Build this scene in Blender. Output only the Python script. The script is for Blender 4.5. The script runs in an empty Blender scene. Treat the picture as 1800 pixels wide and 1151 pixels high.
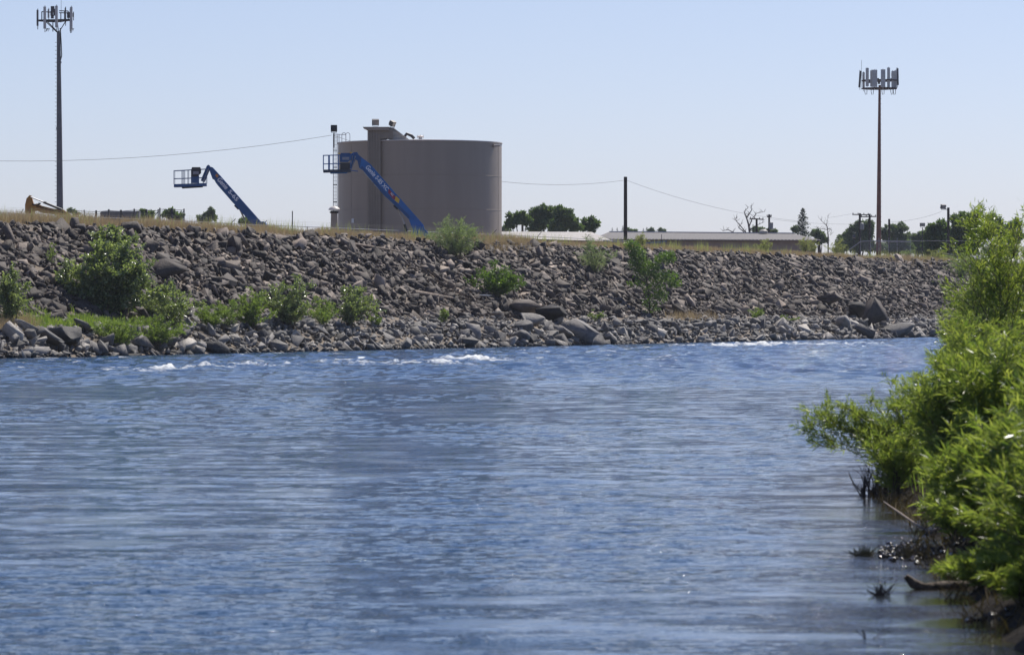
import bpy, bmesh, math
import numpy as np
from mathutils import Vector, Matrix

sc = bpy.context.scene
C = sc.collection
R = math.radians

# ------------------------------------------------------------------ camera
H = 2.5                       # eye height above the river
cam_d = bpy.data.cameras.new('camera')
cam = bpy.data.objects.new('camera', cam_d); C.objects.link(cam)
cam.location = (0, 0, H); cam.rotation_euler = (R(90), 0, 0)
cam_d.sensor_width = 36; cam_d.lens = 144
cam_d.shift_y = -29.5 / 1800
cam_d.clip_start = .5; cam_d.clip_end = 20000
cam_d.dof.use_dof = True; cam_d.dof.focus_distance = 300; cam_d.dof.aperture_fstop = 6.3
sc.camera = cam
# ------------------------------------------------------------------ sky + sun
SUN_EL, SUN_AZ = 54.0, 33.0   # azimuth clockwise from the view direction
w = bpy.data.worlds.new('World'); sc.world = w; w.use_nodes = True
nt = w.node_tree; nt.nodes.clear()
sky = nt.nodes.new('ShaderNodeTexSky'); sky.sky_type = 'NISHITA'; sky.sun_disc = False
sky.sun_elevation = R(SUN_EL); sky.sun_rotation = R(SUN_AZ)
sky.altitude = 300; sky.air_density = 1.0; sky.dust_density = 0.6; sky.ozone_density = 2.5
bg = nt.nodes.new('ShaderNodeBackground'); bg.inputs[1].default_value = 0.074
wo = nt.nodes.new('ShaderNodeOutputWorld')
tint = nt.nodes.new('ShaderNodeMix'); tint.data_type = 'RGBA'; tint.blend_type = 'MULTIPLY'; tint.inputs[0].default_value = 1; tint.inputs[7].default_value = (1, 1, 1, 1)
tcw = nt.nodes.new('ShaderNodeTexCoord'); sxw = nt.nodes.new('ShaderNodeSeparateXYZ'); nt.links.new(tcw.outputs['Generated'], sxw.inputs[0])
crw = nt.nodes.new('ShaderNodeMix'); crw.data_type = 'RGBA'; mrw = nt.nodes.new('ShaderNodeMapRange'); mrw.inputs[1].default_value = 0; mrw.inputs[2].default_value = .085
crw.inputs[6].default_value = (1.10, 1.16, 1.62, 1); crw.inputs[7].default_value = (1.13, 1.08, 1.33, 1)     # clear mountain-air white balance
nt.links.new(sxw.outputs['Z'], mrw.inputs[0]); nt.links.new(mrw.outputs[0], crw.inputs[0]); nt.links.new(crw.outputs[2], tint.inputs[7])
nt.links.new(sky.outputs[0], tint.inputs[6]); nt.links.new(tint.outputs[2], bg.inputs[0]); nt.links.new(bg.outputs[0], wo.inputs[0])
sd = bpy.data.lights.new('sun', 'SUN'); sd.energy = 5.0; sd.angle = R(.55); sd.color = (1, .95, .87)
so = bpy.data.objects.new('sun', sd); C.objects.link(so)
sv = Vector((math.sin(R(SUN_AZ)) * math.cos(R(SUN_EL)), math.cos(R(SUN_AZ)) * math.cos(R(SUN_EL)), math.sin(R(SUN_EL))))
so.rotation_euler = sv.to_track_quat('Z', 'Y').to_euler(); so.location = (0, 0, 60)
sc.view_settings.view_transform = 'Standard'; sc.view_settings.look = 'None'
sc.view_settings.exposure = 0.2; sc.view_settings.gamma = 1
sc.cycles.max_bounces = 8; sc.cycles.transparent_max_bounces = 8; sc.cycles.volume_bounces = 0
sc.cycles.sample_clamp_indirect = 4

# ------------------------------------------------------------------ placing
F = 7200.0; HY = 546.0        # focal length and horizon of the 1800 px photograph
def at(px, py, Y): return Vector(((px - 900) / F * Y, Y, H + (HY - py) / F * Y))
def wat(px, py): return at(px, py, F * H / (py - HY))
AZ = math.atan(2750 / F)
D = np.array((math.sin(AZ), math.cos(AZ))); N = np.array((-D[1], D[0]))
W0 = np.array((-26.8, 214.0))
PN = np.array([-400, -9, -3, 0, 2.2, 5.5, 15.5, 18.6, 24, 9000.])
PZ = np.array([-1.6, -1.6, -.9, 0, 1.3, 2.1, 7.8, 8.2, 5.8, 5.8])
def prof(n): return np.interp(n, PN, PZ)
def sn(px, n):
    k = (px - 900) / F
    return (k * (W0[1] + n * N[1]) - W0[0] - n * N[0]) / (D[0] - k * D[1])
def lev(s, n, dz=0):
    p = W0 + s * D + n * N
    return Vector((p[0], p[1], float(prof(n)) + dz))
def lev_px(px, py, lo=0.0, hi=18.0):      # the levee point seen at a pixel of the photograph
    best = None
    for n in np.linspace(lo, hi, 400):
        p = lev(sn(px, n), n); y = HY - (p.z - H) * F / p.y
        if best is None or abs(y - py) < best[0]: best = (abs(y - py), p, n)
    return best[1], best[2]

# ------------------------------------------------------------------ objects
WO = {}
def link(o, parent, origin):
    C.objects.link(o)
    if parent is not None:
        o.parent = parent; o.location = Vector(origin) - WO[parent.name]
    else: o.location = origin
    WO[o.name] = Vector(origin)
    return o
def tag(o, label=None, cat=None, group=None, kind=None):
    for k, v in (('label', label), ('category', cat), ('group', group), ('kind', kind)):
        if v: o[k] = v
    return o
def thing(name, loc, label, cat, group=None):
    o = bpy.data.objects.new(name, None); o.empty_display_size = .2
    link(o, None, Vector(loc)); return tag(o, label, cat, group)

class MB:
    def __init__(s): s.v = []; s.f = []; s.smooth = False
    def add(s, vs, fs):
        b = len(s.v); s.v += [tuple(v) for v in vs]; s.f += [tuple(b + i for i in f) for f in fs]; return s
    def obox(s, c, ax, ay, az):            # centre and three half-axes
        c, ax, ay, az = map(Vector, (c, ax, ay, az)); vs = []
        for k in (-1, 1):
            for j, i in ((-1, -1), (-1, 1), (1, 1), (1, -1)): vs.append(c + i * ax + j * ay + k * az)
        return s.add(vs, [(3, 2, 1, 0), (4, 5, 6, 7), (0, 1, 5, 4), (1, 2, 6, 5), (2, 3, 7, 6), (3, 0, 4, 7)])
    def box(s, c, size, rz=0, ry=0):
        m = Matrix.Rotation(rz, 3, 'Z') @ Matrix.Rotation(ry, 3, 'Y')
        return s.obox(c, m @ Vector((size[0] / 2, 0, 0)), m @ Vector((0, size[1] / 2, 0)), m @ Vector((0, 0, size[2] / 2)))
    def beam(s, p, q, wy, wz):             # square bar, wy along world Y
        p, q = Vector(p), Vector(q); d = (q - p); l = d.length; d.normalize()
        y = Vector((0, 1, 0)); 
        if abs(d.y) > .9: y = Vector((1, 0, 0))
        u = d.cross(y).normalized(); y = u.cross(d)
        return s.obox((p + q) / 2, d * l / 2, y * wy / 2, u * wz / 2)
    def tube(s, pts, r, n=8, cap=True):
        pts = [Vector(p) for p in pts]; K = len(pts)
        rs = r if hasattr(r, '__len__') else [r] * K
        b = len(s.v); ref = None
        for i, p in enumerate(pts):
            d = (pts[min(i + 1, K - 1)] - pts[max(i - 1, 0)]).normalized()
            if ref is None: ref = Vector((0, 0, 1)) if abs(d.z) < .9 else Vector((1, 0, 0))
            u = d.cross(ref).normalized(); v = d.cross(u); ref = u.cross(d)
            for k in range(n):
                a = 2 * math.pi * k / n
                s.v.append(tuple(p + (u * math.cos(a) + v * math.sin(a)) * rs[i]))
        for i in range(K - 1):
            for k in range(n):
                k2 = (k + 1) % n
                s.f.append((b + i * n + k, b + i * n + k2, b + (i + 1) * n + k2, b + (i + 1) * n + k))
        if cap:
            s.f.append(tuple(b + k for k in range(n))[::-1]); s.f.append(tuple(b + (K - 1) * n + k for k in range(n)))
        return s
    def lathe(s, c, prof_, n=24):          # prof_: (radius, z)
        b = len(s.v)
        for r, z in prof_:
            for k in range(n):
                a = 2 * math.pi * k / n
                s.v.append((c[0] + r * math.cos(a), c[1] + r * math.sin(a), c[2] + z))
        for i in range(len(prof_) - 1):
            for k in range(n):
                k2 = (k + 1) % n
                s.f.append((b + i * n + k, b + i * n + k2, b + (i + 1) * n + k2, b + (i + 1) * n + k))
        s.f.append(tuple(b + k for k in range(n))[::-1]); s.f.append(tuple(b + (len(prof_) - 1) * n + k for k in range(n)))
        return s
    def prism(s, poly, y0, y1):            # poly in X,Z, extruded along Y
        n = len(poly); a = sum(poly[i][0] * poly[(i + 1) % n][1] - poly[(i + 1) % n][0] * poly[i][1] for i in range(n))
        if a < 0: poly = poly[::-1]
        vs = [(x, y0, z) for x, z in poly] + [(x, y1, z) for x, z in poly]
        fs = [tuple(range(n)), tuple(range(2 * n - 1, n - 1, -1))] + [(i, i + n, (i + 1) % n + n, (i + 1) % n) for i in range(n)]
        return s.add(vs, fs)
    def build(s, name, mat, parent=None, origin=None, smooth=False):
        if origin is None: origin = WO[parent.name] if parent is not None else (0, 0, 0)
        o_ = np.array(origin, float)
        me = bpy.data.meshes.new(name)
        me.from_pydata((np.array(s.v) - o_).tolist(), [], s.f)
        if smooth or s.smooth:
            me.polygons.foreach_set('use_smooth', [True] * len(me.polygons))
            me.set_sharp_from_angle(angle=R(35))
        me.materials.append(mat)
        o = bpy.data.objects.new(name, me)
        return link(o, parent, origin)
def mesh_np(name, V, Fc, mat, parent=None, origin=None, attrs=None, smooth=False):
    if origin is None: origin = WO[parent.name] if parent is not None else (0, 0, 0)
    V = np.asarray(V, np.float64) - np.array(origin, float); Fc = np.asarray(Fc, np.int32); k = Fc.shape[1]
    me = bpy.data.meshes.new(name)
    me.vertices.add(len(V)); me.vertices.foreach_set('co', V.astype(np.float32).ravel())
    me.loops.add(Fc.size); me.loops.foreach_set('vertex_index', Fc.ravel())
    me.polygons.add(len(Fc)); me.polygons.foreach_set('loop_start', np.arange(0, Fc.size, k, dtype=np.int32))
    me.update(calc_edges=True)
    if smooth: me.polygons.foreach_set('use_smooth', [True] * len(Fc))
    for an, arr in (attrs or {}).items():
        a = me.attributes.new(an, 'FLOAT', 'POINT'); a.data.foreach_set('value', np.asarray(arr, np.float32))
    me.materials.append(mat)
    o = bpy.data.objects.new(name, me)
    return link(o, parent, origin)

# ------------------------------------------------------------------ materials
MATS = {}
def mat(name, col, rough=.7, metal=0, var=0.0, scale=3.0, col2=None, bump=0.0, bscale=20, attr=None, streak=False, spec=.5):
    if name in MATS: return MATS[name]
    m = bpy.data.materials.new(name); m.use_nodes = True; n = m.node_tree; b = n.nodes['Principled BSDF']
    b.inputs['Roughness'].default_value = rough; b.inputs['Metallic'].default_value = metal
    b.inputs['Specular IOR Level'].default_value = spec
    tc = n.nodes.new('ShaderNodeTexCoord')
    c2 = col2 or tuple(c * (1 - var) for c in col)
    mx = n.nodes.new('ShaderNodeMix'); mx.data_type = 'RGBA'
    mx.inputs[6].default_value = (*col, 1); mx.inputs[7].default_value = (*c2, 1)
    no = n.nodes.new('ShaderNodeTexNoise'); no.inputs['Scale'].default_value = scale; no.inputs['Detail'].default_value = 5
    src = tc.outputs['Object']
    if streak:
        mp = n.nodes.new('ShaderNodeMapping'); mp.inputs['Scale'].default_value = (1, 1, .08)
        n.links.new(src, mp.inputs[0]); src = mp.outputs[0]
    n.links.new(src, no.inputs['Vector'])
    rp = n.nodes.new('ShaderNodeMapRange'); rp.inputs[1].default_value = .35; rp.inputs[2].default_value = .65
    n.links.new(no.outputs[0], rp.inputs[0])
    fac = rp.outputs[0]
    if attr:
        at_ = n.nodes.new('ShaderNodeAttribute'); at_.attribute_name = attr
        ma = n.nodes.new('ShaderNodeMath'); ma.operation = 'MULTIPLY_ADD'; ma.inputs[1].default_value = .35
        n.links.new(rp.outputs[0], ma.inputs[0])
        ms = n.nodes.new('ShaderNodeMath'); ms.operation = 'MULTIPLY'; ms.inputs[1].default_value = .8
        n.links.new(at_.outputs['Fac'], ms.inputs[0]); n.links.new(ms.outputs[0], ma.inputs[2]); fac = ma.outputs[0]
    n.links.new(fac, mx.inputs[0]); n.links.new(mx.outputs[2], b.inputs['Base Color'])
    if bump:
        nb = n.nodes.new('ShaderNodeTexNoise'); nb.inputs['Scale'].default_value = bscale; nb.inputs['Detail'].default_value = 6
        n.links.new(tc.outputs['Object'], nb.inputs['Vector'])
        bp = n.nodes.new('ShaderNodeBump'); bp.inputs['Strength'].default_value = 1; bp.inputs['Distance'].default_value = bump
        n.links.new(nb.outputs[0], bp.inputs['Height']); n.links.new(bp.outputs[0], b.inputs['Normal'])
    MATS[name] = m; return m
def leaf_mat(name, col, col2, trans=.35, rough=.4, tcol=None, spec=.5):
    m = bpy.data.materials.new(name); m.use_nodes = True; n = m.node_tree; b = n.nodes['Principled BSDF']
    b.inputs['Roughness'].default_value = rough; b.inputs['Specular IOR Level'].default_value = spec
    at_ = n.nodes.new('ShaderNodeAttribute'); at_.attribute_name = 'tone'
    mx = n.nodes.new('ShaderNodeMix'); mx.data_type = 'RGBA'
    mx.inputs[6].default_value = (*col, 1); mx.inputs[7].default_value = (*col2, 1)
    n.links.new(at_.outputs['Fac'], mx.inputs[0]); n.links.new(mx.outputs[2], b.inputs['Base Color'])
    tr = n.nodes.new('ShaderNodeBsdfTranslucent')
    mt = n.nodes.new('ShaderNodeMix'); mt.data_type = 'RGBA'; mt.blend_type = 'MULTIPLY'; mt.inputs[0].default_value = 1
    mt.inputs[7].default_value = (*(tcol or (2.0, 2.2, 1.0)), 1)
    n.links.new(mx.outputs[2], mt.inputs[6]); n.links.new(mt.outputs[2], tr.inputs[0])
    ms = n.nodes.new('ShaderNodeMixShader'); ms.inputs[0].default_value = trans
    n.links.new(b.outputs[0], ms.inputs[1]); n.links.new(tr.outputs[0], ms.inputs[2])
    n.links.new(ms.outputs[0], n.nodes['Material Output'].inputs[0])
    return m
M_WILLOW = leaf_mat('willow_leaf', (.1, .16, .03), (.25, .29, .09), .46, .34, tcol=(1.9, 1.9, .9))
M_COTTON = leaf_mat('broad_leaf', (.08, .11, .042), (.25, .28, .15), .38, .25, spec=.9)
M_PALE = leaf_mat('pale_leaf', (.16, .21, .11), (.24, .28, .17), .3, .6)
M_GREEN = leaf_mat('green_weed', (.085, .14, .03), (.2, .24, .07), .4, .5)
M_SUMAC = leaf_mat('compound_leaf', (.055, .11, .02), (.12, .17, .035), .35, .4)
M_DRY = leaf_mat('dry_grass', (.27, .2, .11), (.44, .36, .22), .3, .7, tcol=(1.2, 1.15, 1))
M_SAGE = leaf_mat('sage', (.2, .22, .1), (.32, .32, .15), .3, .7)
M_TREE = leaf_mat('tree_leaf', (.06, .098, .038), (.12, .165, .06), .3, .5)
M_TREED = leaf_mat('dark_tree_leaf', (.07, .1, .055), (.12, .155, .085), .3, .6)
M_CONIF = leaf_mat('needle', (.025, .045, .03), (.05, .08, .05), .1, .6)
M_BARK = mat('bark', (.1, .075, .055), .9, var=.5, scale=8, bump=.01)
M_STEM = mat('stem', (.13, .1, .06), .8, var=.4, scale=6)
M_DEAD = mat('dead_wood', (.11, .09, .08), .9, var=.4, scale=9)
M_DRIFT = mat('driftwood', (.32, .25, .19), .85, var=.5, scale=5, bump=.01)
M_WETLOG = mat('wet_log', (.22, .18, .14), .9, col2=(.04, .03, .022), scale=6, bump=.03, spec=.2)

def rock_mat(name, c1, c2, c3):
    m = bpy.data.materials.new(name); m.use_nodes = True; n = m.node_tree; b = n.nodes['Principled BSDF']
    L = n.links.new; b.inputs['Roughness'].default_value = .78; b.inputs['Specular IOR Level'].default_value = .35
    g = n.nodes.new('ShaderNodeNewGeometry')
    a = n.nodes.new('ShaderNodeAttribute'); a.attribute_name = 'tone'
    cr = n.nodes.new('ShaderNodeValToRGB'); e = cr.color_ramp.elements
    e[0].position = 0; e[0].color = (*c1, 1); e[1].position = 1; e[1].color = (*c3, 1)
    k = e.new(.55); k.color = (*c2, 1)
    L(a.outputs['Fac'], cr.inputs[0])
    no = n.nodes.new('ShaderNodeTexNoise'); no.inputs['Scale'].default_value = 2.3; no.inputs['Detail'].default_value = 7; no.inputs['Roughness'].default_value = .7
    L(g.outputs['Position'], no.inputs['Vector'])
    mr = n.nodes.new('ShaderNodeMapRange'); mr.inputs[1].default_value = .3; mr.inputs[2].default_value = .7; mr.inputs[3].default_value = .6; mr.inputs[4].default_value = 1.35
    L(no.outputs[0], mr.inputs[0])
    # the wet band at the waterline
    sx = n.nodes.new('ShaderNodeSeparateXYZ'); L(g.outputs['Position'], sx.inputs[0])
    wz = n.nodes.new('ShaderNodeMapRange'); wz.inputs[1].default_value = .05; wz.inputs[2].default_value = .3; wz.inputs[3].default_value = .4; wz.inputs[4].default_value = 1
    L(sx.outputs['Z'], wz.inputs[0])
    mu = n.nodes.new('ShaderNodeMath'); mu.operation = 'MULTIPLY'; L(mr.outputs[0], mu.inputs[0]); L(wz.outputs[0], mu.inputs[1])
    mx = n.nodes.new('ShaderNodeVectorMath'); mx.operation = 'SCALE'; L(cr.outputs[0], mx.inputs[0]); L(mu.outputs[0], mx.inputs['Scale'])
    L(mx.outputs[0], b.inputs['Base Color'])
    nb = n.nodes.new('ShaderNodeTexNoise'); nb.inputs['Scale'].default_value = 9; nb.inputs['Detail'].default_value = 6
    L(g.outputs['Position'], nb.inputs['Vector'])
    bp = n.nodes.new('ShaderNodeBump'); bp.inputs['Distance'].default_value = .035; L(nb.outputs[0], bp.inputs['Height']); L(bp.outputs[0], b.inputs['Normal'])
    return m
M_ROCK = rock_mat('basalt', (.026, .022, .019), (.098, .08, .067), (.33, .266, .214))
M_TOE = rock_mat('shore_basalt', (.06, .057, .054), (.185, .172, .158), (.42, .385, .34))

# ------------------------------------------------------------------ noise helpers
rng = np.random.default_rng(7)
def vnoise(x, y, seed=0):                  # smooth value noise, 0..1
    r = np.random.default_rng(seed).random((64, 64))
    xi = np.floor(x).astype(int); yi = np.floor(y).astype(int); fx = x - xi; fy = y - yi
    fx = fx * fx * (3 - 2 * fx); fy = fy * fy * (3 - 2 * fy)
    g = lambda i, j: r[i % 64, j % 64]
    return (g(xi, yi) * (1 - fx) + g(xi + 1, yi) * fx) * (1 - fy) + (g(xi, yi + 1) * (1 - fx) + g(xi + 1, yi + 1) * fx) * fy
def fbm(x, y, seed=0, o=4):
    s = 0; a = .5; t = 0
    for k in range(o): s = s + a * vnoise(x * 2**k + 17 * k, y * 2**k + 5 * k, seed + k); t += a; a *= .55
    return s / t

# ------------------------------------------------------------------ far ground with the levee
def make_ground():
    ss = np.concatenate([np.linspace(-900, -60, 8), np.arange(-50, 330, 2.0), np.linspace(340, 6000, 12)])
    ns = np.concatenate([np.array([-14, -9, -6, -3, -1.5]), np.arange(0, 26, .8), np.array([30, 45, 80, 160, 320, 640, 1300, 2600, 5000])])
    S, Nn = np.meshgrid(ss, ns, indexing='ij')
    X = W0[0] + S * D[0] + Nn * N[0]; Y = W0[1] + S * D[1] + Nn * N[1]
    Z = prof(Nn) + (fbm(S / 5, Nn / 4, 3) - .5) * .35 * (Nn > 0) * (Nn < 60)
    V = np.stack([X, Y, Z], -1).reshape(-1, 3); a, b = S.shape
    i = np.arange(a * b).reshape(a, b)
    Fc = np.stack([i[:-1, :-1], i[1:, :-1], i[1:, 1:], i[:-1, 1:]], -1).reshape(-1, 4)
    m = mat('levee_soil', (.2, .155, .11), .95, col2=(.1, .085, .07), scale=.8, bump=.05, bscale=4)
    o = mesh_np('ground', V, Fc, m); tag(o, kind='structure')
make_ground()

# ------------------------------------------------------------------ near bank
EY = np.array([-60, 10, 25, 33, 42, 48, 55, 62, 70, 100, 140, 200, 300, 500.])
EX = np.array([1.8, 3.0, 3.65, 3.95, 4.45, 5.0, 5.15, 6.1, 7.2, 12, 20, 38, 75, 160.])
def edge(y): return np.interp(y, EY, EX)
def bank_z(x, y):
    d = x - edge(y) + (fbm(x * 1.3, y * .7, 41) - .5) * .5
    return np.interp(d, [-3, -.4, 0, .5, 2, 6, 200], [-1, -.2, .02, .28, .6, 1.1, 2.5])
def make_bank():
    ys = np.concatenate([np.linspace(-60, 24, 24), np.arange(25, 75, .25), np.arange(75, 210, 1.5), np.linspace(215, 500, 20)])
    us = np.concatenate([np.arange(-3, 3, .12), np.arange(3, 12, .6), np.array([14, 20, 40, 80, 200])])
    Yg, U = np.meshgrid(ys, us, indexing='ij'); X = edge(Yg) + U
    Z = bank_z(X, Yg) + (fbm(X * 6, Yg * 5, 51) - .5) * .09
    V = np.stack([X, Yg, Z], -1).reshape(-1, 3); i = np.arange(len(V)).reshape(Yg.shape)
    Fc = np.stack([i[:-1, :-1], i[:-1, 1:], i[1:, 1:], i[1:, :-1]], -1).reshape(-1, 4)
    m = mat('wet_mud', (.022, .017, .011), .85, col2=(.012, .009, .006), scale=3, bump=.04, bscale=9, spec=.08)
    tag(mesh_np('river_bank', V, Fc, m, smooth=True), kind='structure')
make_bank()

# ------------------------------------------------------------------ river
FOAMS = [(238, 652, 22, .1), (300, 650, 40, .26), (350, 646, 26, .2), (440, 643, 26, .12), (500, 642, 44, .2), (640, 640, 34, .12), (700, 642, 22, .14),
         (775, 638, 28, .28), (830, 633, 46, .3), (1190, 610, 40, .14), (1250, 609, 60, .28), (1330, 607, 70, .34), (1420, 607, 60, .2), (1530, 606, 60, .14), (1180, 627, 50, .1), (990, 612, 60, .06), (560, 655, 50, .06), (268, 652, 40, .15), (395, 646, 40, .14), (460, 644, 60, .17), (560, 640, 40, .15), (610, 641, 40, .16), (670, 639, 50, .18), (720, 637, 40, .15), (800, 642, 50, .14), (860, 634, 50, .15), (1120, 612, 60, .14), (1480, 607, 60, .18), (930, 640, 60, .05)]
def tile(n, size, lmin, lmax, p, ani, seed):
    r = np.random.default_rng(seed); k = np.fft.fftfreq(n, size / n)
    KX, KY = np.meshgrid(k, k, indexing='ij'); K = np.hypot(KX * ani, KY) + 1e-9
    A = np.where((K > 1 / lmax) & (K < 1 / lmin), K**(-p), 0)
    h = np.real(np.fft.ifft2(A * np.exp(2j * np.pi * r.random((n, n))))); return h / h.std()
def samp(T, size, x, y):
    n = T.shape[0]; u = x / size * n; v = y / size * n; i = np.floor(u).astype(int); j = np.floor(v).astype(int); a = u - i; b = v - j
    return (T[i % n, j % n] * (1 - a) + T[(i + 1) % n, j % n] * a) * (1 - b) + (T[i % n, (j + 1) % n] * (1 - a) + T[(i + 1) % n, (j + 1) % n] * a) * b
def make_water():
    R_, Q = 1500, 640
    ys = 16 * (520 / 16.) ** np.linspace(0, 1, R_)
    us = np.linspace(-1, 1, Q)
    Yg, U = np.meshgrid(ys, us, indexing='ij'); X = U * (5 + .17 * Yg)
    T1 = tile(512, 13., .12, 1.1, 1.45, 2.6, 1); T2 = tile(512, 41., .8, 6, 1.6, 2.0, 2); T3 = tile(512, 97., .8, 4, 1.3, 1.3, 3)
    a = .12; xr = X * math.cos(a) + Yg * math.sin(a); yr = -X * math.sin(a) + Yg * math.cos(a)
    rough = np.clip((fbm(X / 6.5 + 3, Yg / 17, 11) - .48 - np.clip(X / (.17 * Yg + 5), -1, 1) * .12) * 4.2, .16, 1); rough = np.clip(rough * (.7 + .75 * fbm(X / 1.6, Yg / 5, 19)), .1, 1)
    far = np.clip((Yg - 125) / 50, 0, 1)
    rough = np.maximum(rough, far * .9)
    de = X - edge(Yg); near = np.clip(-de / 2.8, .035, 1)
    sl = (X - W0[0]) * D[0] + (Yg - W0[1]) * D[1]; nl = (X - W0[0]) * N[0] + (Yg - W0[1]) * N[1]
    t1 = samp(T1, 13., xr, yr); t1 = .55 * t1 + .9 * (.8 - np.abs(samp(T1, 17.3, xr + 3, yr + 5)))
    h = (t1 * .0085 * (.26 + rough) * np.interp(Yg, [28, 75], [.5, .92]) + samp(T2, 41., xr, yr) * .009 * (.35 + rough)) * near
    h += samp(T3, 97., xr, yr) * .05 * far * np.clip(-nl / 6, .1, 1)
    foam_and_glint = np.zeros_like(h)
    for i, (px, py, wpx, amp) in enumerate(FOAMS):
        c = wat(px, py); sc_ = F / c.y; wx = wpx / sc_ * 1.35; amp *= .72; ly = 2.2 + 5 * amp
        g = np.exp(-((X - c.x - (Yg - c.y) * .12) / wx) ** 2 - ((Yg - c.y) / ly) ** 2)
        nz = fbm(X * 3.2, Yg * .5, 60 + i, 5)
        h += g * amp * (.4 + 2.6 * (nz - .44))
        foam_and_glint = np.maximum(foam_and_glint, np.exp(-((X - c.x) / (wx * 1.1)) ** 2 - ((Yg - c.y + ly * .4) / (ly * 1.2)) ** 2) * (.26 + 1.7 * amp) * (.25 + 1.4 * nz))
    crest = np.clip((samp(T3, 97., xr, yr) - 1.0) * 1.6, 0, 1) * far * np.clip((fbm(X * 1.5, Yg / 3, 97) - .42) * 6, 0, 1)  # far whitecap flecks, also painting the white dots of sun sparkle
    foam_and_glint = np.maximum(foam_and_glint, crest * .55 * fbm(X / 6, Yg / 9, 91) * 1.5)
    fadeb = np.clip((1 - np.abs(U)) / .04, 0, 1) * np.clip((Yg - 16) / 2, 0, 1) * np.clip((520 - Yg) / 40, 0, 1)
    h *= fadeb
    V = np.stack([X, Yg, h], -1).reshape(-1, 3); i = np.arange(len(V)).reshape(Yg.shape)
    Fc = np.stack([i[:-1, :-1], i[:-1, 1:], i[1:, 1:], i[1:, :-1]], -1).reshape(-1, 4)
    # the calm remainder of the river around the finely modelled reach
    nv = len(V); ex = np.array([(-900, -400, 0), (900, -400, 0), (900, 1500, 0), (-900, 1500, 0)], float)
    V = np.vstack([V, ex]); c00, c01, c10, c11 = i[0, 0], i[0, -1], i[-1, 0], i[-1, -1]
    Fc = np.vstack([Fc, [(nv, nv + 1, c01, c00), (nv + 1, nv + 2, c11, c01), (nv + 2, nv + 3, c10, c11), (nv + 3, nv, c00, c10)]])
    shal = np.clip(1 - (-de) / 2.2, 0, 1) * np.clip((150 - Yg) / 50, 0, 1)
    pad = lambda A: np.concatenate([A.ravel(), np.zeros(4)])
    m = bpy.data.materials.new('river_water'); m.use_nodes = True; n = m.node_tree; b = n.nodes['Principled BSDF']; L = n.links.new
    b.inputs['IOR'].default_value = 1.333; b.inputs['Roughness'].default_value = .05
    g = n.nodes.new('ShaderNodeNewGeometry')
    af = n.nodes.new('ShaderNodeAttribute'); af.attribute_name = 'foam_and_glint'
    as_ = n.nodes.new('ShaderNodeAttribute'); as_.attribute_name = 'shallow'
    ar = n.nodes.new('ShaderNodeAttribute'); ar.attribute_name = 'rough'
    mc = n.nodes.new('ShaderNodeMix'); mc.data_type = 'RGBA'; mc.inputs[6].default_value = (.010, .042, .09, 1); mc.inputs[7].default_value = (.045, .034, .016, 1)
    L(as_.outputs['Fac'], mc.inputs[0]); L(mc.outputs[2], b.inputs['Base Color'])
    # ripples
    mp = n.nodes.new('ShaderNodeMapping'); mp.inputs['Scale'].default_value = (.5, 1, 1); mp.inputs['Rotation'].default_value = (0, 0, .12); L(g.outputs['Position'], mp.inputs[0])
    n1 = n.nodes.new('ShaderNodeTexNoise'); n1.inputs['Scale'].default_value = 5; n1.inputs['Detail'].default_value = 6; n1.inputs['Roughness'].default_value = .62; L(mp.outputs[0], n1.inputs['Vector'])
    st = n.nodes.new('ShaderNodeMath'); st.operation = 'MULTIPLY_ADD'; st.inputs[1].default_value = .028; st.inputs[2].default_value = .005; L(ar.outputs['Fac'], st.inputs[0])
    bp = n.nodes.new('ShaderNodeBump'); bp.inputs['Strength'].default_value = 1; L(st.outputs[0], bp.inputs['Distance']); L(n1.outputs[0], bp.inputs['Height']); 
    nm = n.nodes.new('ShaderNodeTexNoise'); nm.inputs['Scale'].default_value = .9; nm.inputs['Detail'].default_value = 3; L(mp.outputs[0], nm.inputs['Vector'])
    am = n.nodes.new('ShaderNodeMath'); am.operation = 'MULTIPLY_ADD'; am.inputs[1].default_value = .22; L(ar.outputs['Fac'], am.inputs[0]); L(nm.outputs[0], am.inputs[2])
    mm = n.nodes.new('ShaderNodeMapRange'); mm.inputs[1].default_value = .44; mm.inputs[2].default_value = .66; mm.inputs[3].default_value = .0; mm.inputs[4].default_value = .05; L(am.outputs[0], mm.inputs[0])
    n3 = n.nodes.new('ShaderNodeTexNoise'); n3.inputs['Scale'].default_value = 22; n3.inputs['Detail'].default_value = 1; L(mp.outputs[0], n3.inputs['Vector'])
    b2 = n.nodes.new('ShaderNodeBump'); L(mm.outputs[0], b2.inputs['Distance']); L(n3.outputs[0], b2.inputs['Height']); L(bp.outputs[0], b2.inputs['Normal']); L(b2.outputs[0], b.inputs['Normal'])
    # foamed water and painted sparkle flecks, one white
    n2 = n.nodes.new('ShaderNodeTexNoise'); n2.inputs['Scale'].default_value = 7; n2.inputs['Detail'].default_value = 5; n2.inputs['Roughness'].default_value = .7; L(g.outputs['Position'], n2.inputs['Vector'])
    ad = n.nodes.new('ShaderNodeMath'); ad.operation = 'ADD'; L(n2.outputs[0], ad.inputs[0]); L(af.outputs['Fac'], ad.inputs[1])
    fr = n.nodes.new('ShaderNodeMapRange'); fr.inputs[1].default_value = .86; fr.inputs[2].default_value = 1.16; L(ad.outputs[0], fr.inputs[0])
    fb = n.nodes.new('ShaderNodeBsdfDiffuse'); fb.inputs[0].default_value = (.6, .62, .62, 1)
    ms = n.nodes.new('ShaderNodeMixShader'); L(fr.outputs[0], ms.inputs[0]); L(b.outputs[0], ms.inputs[1]); L(fb.outputs[0], ms.inputs[2])
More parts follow.
